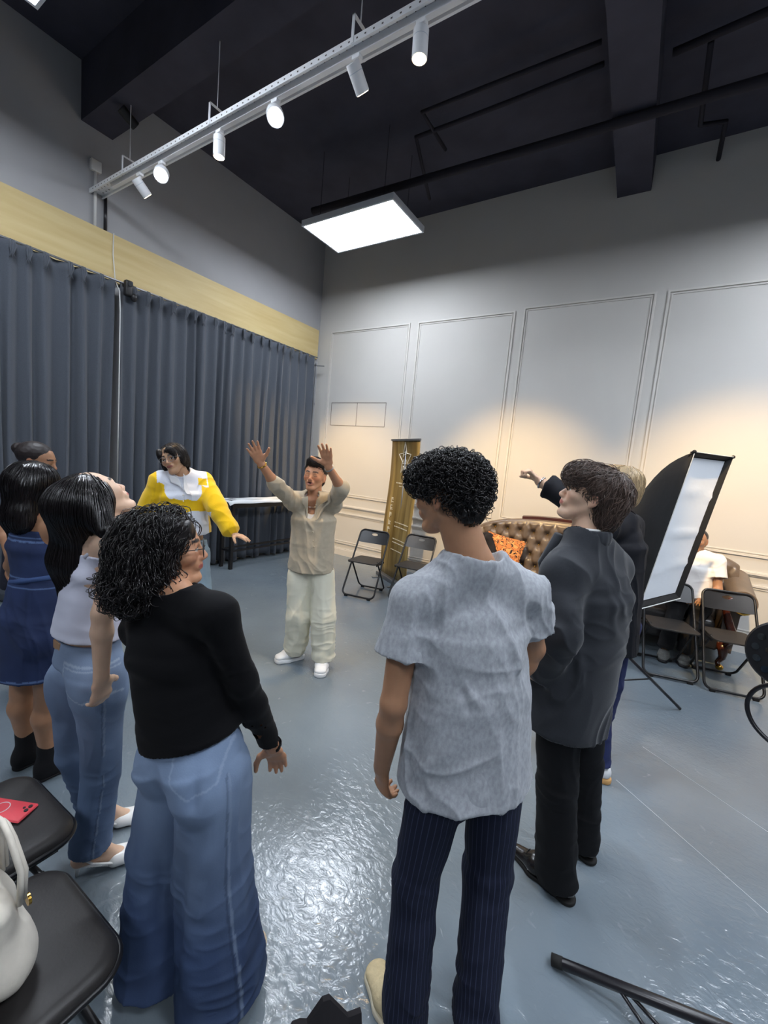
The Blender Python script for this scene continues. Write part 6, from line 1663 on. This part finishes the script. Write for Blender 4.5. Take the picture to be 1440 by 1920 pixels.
# ---------------------------------------------------------------- I: blond person in dark suit behind
J = jd(neck=V(1160,975,2.45), shL=V(1128,990,2.28), shR=V(1178,985,2.60), chest=V(1158,1025,2.45), waist=V(1150,1110,2.45), pelvis=V(1140,1180,2.43),
       elL=V(1068,935,2.34), wrL=V(1012,903,2.44), elR=V(1185,1060,2.65), wrR=V(1150,1120,2.7),
       hipL=V(1125,1205,2.36), hipR=V(1152,1205,2.50), knL=V(1118,1330,2.34), knR=V(1140,1310,2.52), anL=V(1115,1435,2.32), anR=V(1121,1385,2.55), toeL=A(0,0,0), toeR=A(0,0,0))
FI0 = nz(-GR*.85+GF*.45)
J['anL'] = A(-.055,2.64,.09); J['anR'] = A(-.10,2.96,.09)
for s_ in 'LR': J['toe'+s_] = A(J['an'+s_][0],J['an'+s_][1],.03)+FI0*.15
J['pelvis'][2]=.90; J['hipL'][2]=J['hipR'][2]=.87; J['knL'][2]=J['knR'][2]=.46; J['waist'][2]=1.05
blen('I', J)
hcI = V(1155,916,2.45); HRI = orth_up(UP, nz(-GR*.9+GF*.3+UP*.2))
rt = root_person('person with blond hair in a dark suit raising a fist, behind the blazer wearer', J)
bI = dict(BM); bI.update(rw=.028)
make_body(J, bI, rt, SK_FAIR, hcI, HRI, 1.0, res=.0048, hands=dict(L=dict(D=nz(V(988,878,2.46)-V(1010,900,2.44)), N=nz(-UP*.3+GF*.2-GR*.9), s=1.05, curl=1.45, spread=.02, thumb=1.4), R=dict(D=-UP, N=-GR)))
MDS = mat('dark_navy_suit', (20,21,28), .75, spec=.25, bump=(240,.2,.001))
top_garment(J, bI, rt, MDS, e=.030, sleeve=1.75, flare=.012, hem=V(1138,1215,2.43), hem_e=.02, neck_r=(.065,.08,.06), neck_off=(0,0,.04), res=.006, amp=.007, seed=111, name='suit_jacket', slv_e=.026)
MJN = mat('navy_jeans', (30,40,84), .85, bump=(200,.2,.001))
pants(J, bI, rt, MJN, (.088,.07,.065), e=.010, amp=.007, seed=113, res=.006, name='jeans', hem=-.0)
MGM = mat('gum_sole', (206,158,98), .6)
for s_ in 'LR': shoe(rt, J['an'+s_], J['toe'+s_], MWS, MGM, w=.046, sole=.028, high=.06, toe_pt=.85)
w_ = J['wrL']; dL = nz(J['wrL']-J['elL']); s1 = nz(np.cross(dL,UP)); s2 = np.cross(dL,s1)
tubepart('bracelet', [w_-dL*.012+s1*.034*math.cos(a*PI/10)+s2*.032*math.sin(a*PI/10) for a in range(20)], .0055, M['chrome'], rt, True)
HI_ = hairmat('blond_hair', (188,164,128), .45)
PI_ = lambda x,y,z: hcI+HRI@A(x,y,z)
fh = F(.02); fh.grp(.04); fh.ball(PI_(0,-.028,.045),(.086,.105,.086),HRI); fh.ball(PI_(0,-.075,-.02),(.078,.050,.08),HRI); fh.ball(PI_(0,.05,.085),(.07,.06,.035),HRI)
fh.sub.append((F().ball(PI_(0,.13,-.01),(.08,.075,.09),HRI).groups[0][0], .012))
hb = sobj('hair', fh, .005, HI_, rt, disp=lambda p,n: .004*ridge(p,(24,24,14),5))
vv = np.array([v.co[:] for v in hb.data.vertices]); rt4 = PI_(0,-.04,.13)
strands('hair_strands', fh, HI_, hb, pts_on(vv,900,3), lambda p,i: (p-rt4)/(np.linalg.norm(p-rt4,axis=1)[:,None]+1e-6)-UP*.4, n=9, step=.010, rad=.0014, off=.006, seed=5, jit=.3)
# ---------------------------------------------------------------- K: seated person on the sofa behind the softbox
def PY(px, py, y): r = ray(px, py); return A(0,0,CAMH)+r*(y/r[1])
J = jd(neck=PY(1303,1052,5.30), shL=PY(1325,1062,5.26), shR=PY(1272,1058,5.28), chest=PY(1302,1078,5.28), waist=PY(1303,1112,5.26), pelvis=A(.42,5.24,.56),
       elL=PY(1328,1102,5.15), wrL=PY(1305,1122,4.98), elR=PY(1262,1098,5.15), wrR=PY(1275,1122,4.98),
       hipL=A(.50,5.18,.55), hipR=A(.33,5.18,.55), knL=A(.47,4.98,.56), knR=A(.24,4.98,.56), anL=A(.42,5.02,.10), anR=A(.30,4.99,.10), toeL=A(0,0,0), toeR=A(0,0,0))
J['neck'][0:2] = .42+.0, 5.28
for s_ in 'LR': J['toe'+s_] = A(J['an'+s_][0],J['an'+s_][1],.03)-A(0,.15,0)
sx = PY(1318,1100,5.26)[0]
cx = .46
J.update(neck=A(cx,5.30,1.06), shL=A(cx+.17,5.28,1.02), shR=A(cx-.17,5.28,1.02), chest=A(cx,5.28,.90), waist=A(cx,5.25,.68), pelvis=A(cx,5.22,.55), elL=A(cx+.21,5.20,.76), wrL=A(cx+.12,5.02,.68), elR=A(cx-.21,5.18,.76), wrR=A(cx-.10,5.0,.68),
         hipL=A(cx+.09,5.18,.56), hipR=A(cx-.09,5.18,.56), knL=A(cx+.08,4.98,.60), knR=A(cx-.10,4.98,.60), anL=A(cx+.02,5.03,.10), anR=A(cx-.14,5.02,.10), toeL=A(cx+.02,4.90,.03), toeR=A(cx-.15,4.88,.03))
blen('K', J)
hcK = A(cx-.01,5.27,1.20); HRK = orth_up(UP, A(-.25,-1,-.15))
rt = root_person('person in a white t-shirt sitting on the sofa, half hidden behind the softbox', J)
rt['label'] = 'person in a white t-shirt sitting on the sofa, half hidden behind the softbox'
make_body(J, BM, rt, SK_TAN, hcK, HRK, 1.0, res=.006, hands=dict(L=dict(D=A(-.5,-.8,-.1), N=-UP, curl=.4), R=dict(D=A(.5,-.8,-.1), N=-UP, curl=.4)))
top_garment(J, BM, rt, mat('white_tee',(228,224,220),.85), e=.018, sleeve=.6, flare=.016, hem=A(cx,5.23,.58), hem_e=.01, neck_r=(.065,.07,.05), neck_off=(0,0,.035), res=.006, amp=.007, seed=121, name='t_shirt', slv_e=.024)
MKT = mat('black_jogger', (24,24,27), .85)
f = F(.02); f.grp(.05); f.ell((cx-.07,5.22,.55),(cx+.07,5.22,.55),(.13,.13),None,(0,1,0))
for s_ in 'LR': f.grp(.03); f.cap(J['hip'+s_], J['kn'+s_], .10, .078); f.ell(J['kn'+s_], J['an'+s_]+A(0,0,.02), (.078,.078), (.066,.066), (1,0,0), (None,.004))
fk = folds('mix', 5, .010); sobj('trousers', f, .006, MKT, rt, disp=lambda p,n: fk(p,n))
for s_ in 'LR': shoe(rt, J['an'+s_], J['toe'+s_], mat('grey_mesh',(120,122,120),.8,noise=(60,.4)), M['black_plastic'], w=.05, sole=.025, res=.006)
fh = F(.02); fh.grp(.02); c=hcK; fh.ball(c+HRK@A(0,-.022,.042),(.080,.095,.080),HRK); fh.ball(c+HRK@A(0,-.06,-.02),(.07,.045,.07),HRK); fh.sub.append((F().ball(c+HRK@A(0,.125,.0),(.08,.08,.085),HRK).groups[0][0], .012))
sobj('hair', fh, .006, HC_, rt)
# ---------------------------------------------------------------- dark jacket and pink cloth on the sofa, red thing on the floor
f = F(.02); f.grp(.05); f.ell((-1.78,5.32,.50),(-1.74,5.40,.88),(.13,.05),(.08,.04),(1,0,.1)); f.cap((-1.70,5.30,.86),(-1.55,5.22,.60),.05,.04)
fj = folds('mix', 7, .012); o = sobj('dark_jacket', f, .008, MC, None, disp=lambda p,n: fj(p,n)); tag(o, 'dark jacket thrown over the left end of the sofa', 'jacket')
f = F(.02); f.grp(.05); f.ell((-1.50,5.22,.54),(-1.25,5.20,.53),(.07,.07),(.05,.05),(0,1,0)); f.ball((-1.42,5.20,.60),(.07,.05,.06)); f.clip=[plane((0,0,.485),(0,0,-1))]
o = sobj('pink_cloth', f, .008, mat('pink_cloth',(222,178,168),.8), None, disp=lambda p,n: fj(p,n)); tag(o, 'crumpled pink cloth lying on the sofa seat by the patterned cushion', 'cloth')
gq = V(1147,1290,3.3); 
f = F(.01); f.grp(.02); f.ell((-.10,3.90,.03),(-.02,3.86,.03),(.06,.03),(.02,.02),(0,1,0)); f.cap((-.10,3.90,.05),(-.12,3.92,.10),.03,.02); f.clip=[plane((0,0,.003),(0,0,-1))]
o = sobj('red_pouch', f, .006, mat('red_fabric',(206,48,70),.6), None, disp=lambda p,n: fj(p,n)*.4); tag(o, 'small red pouch lying on the floor behind the blazer wearer', 'pouch')
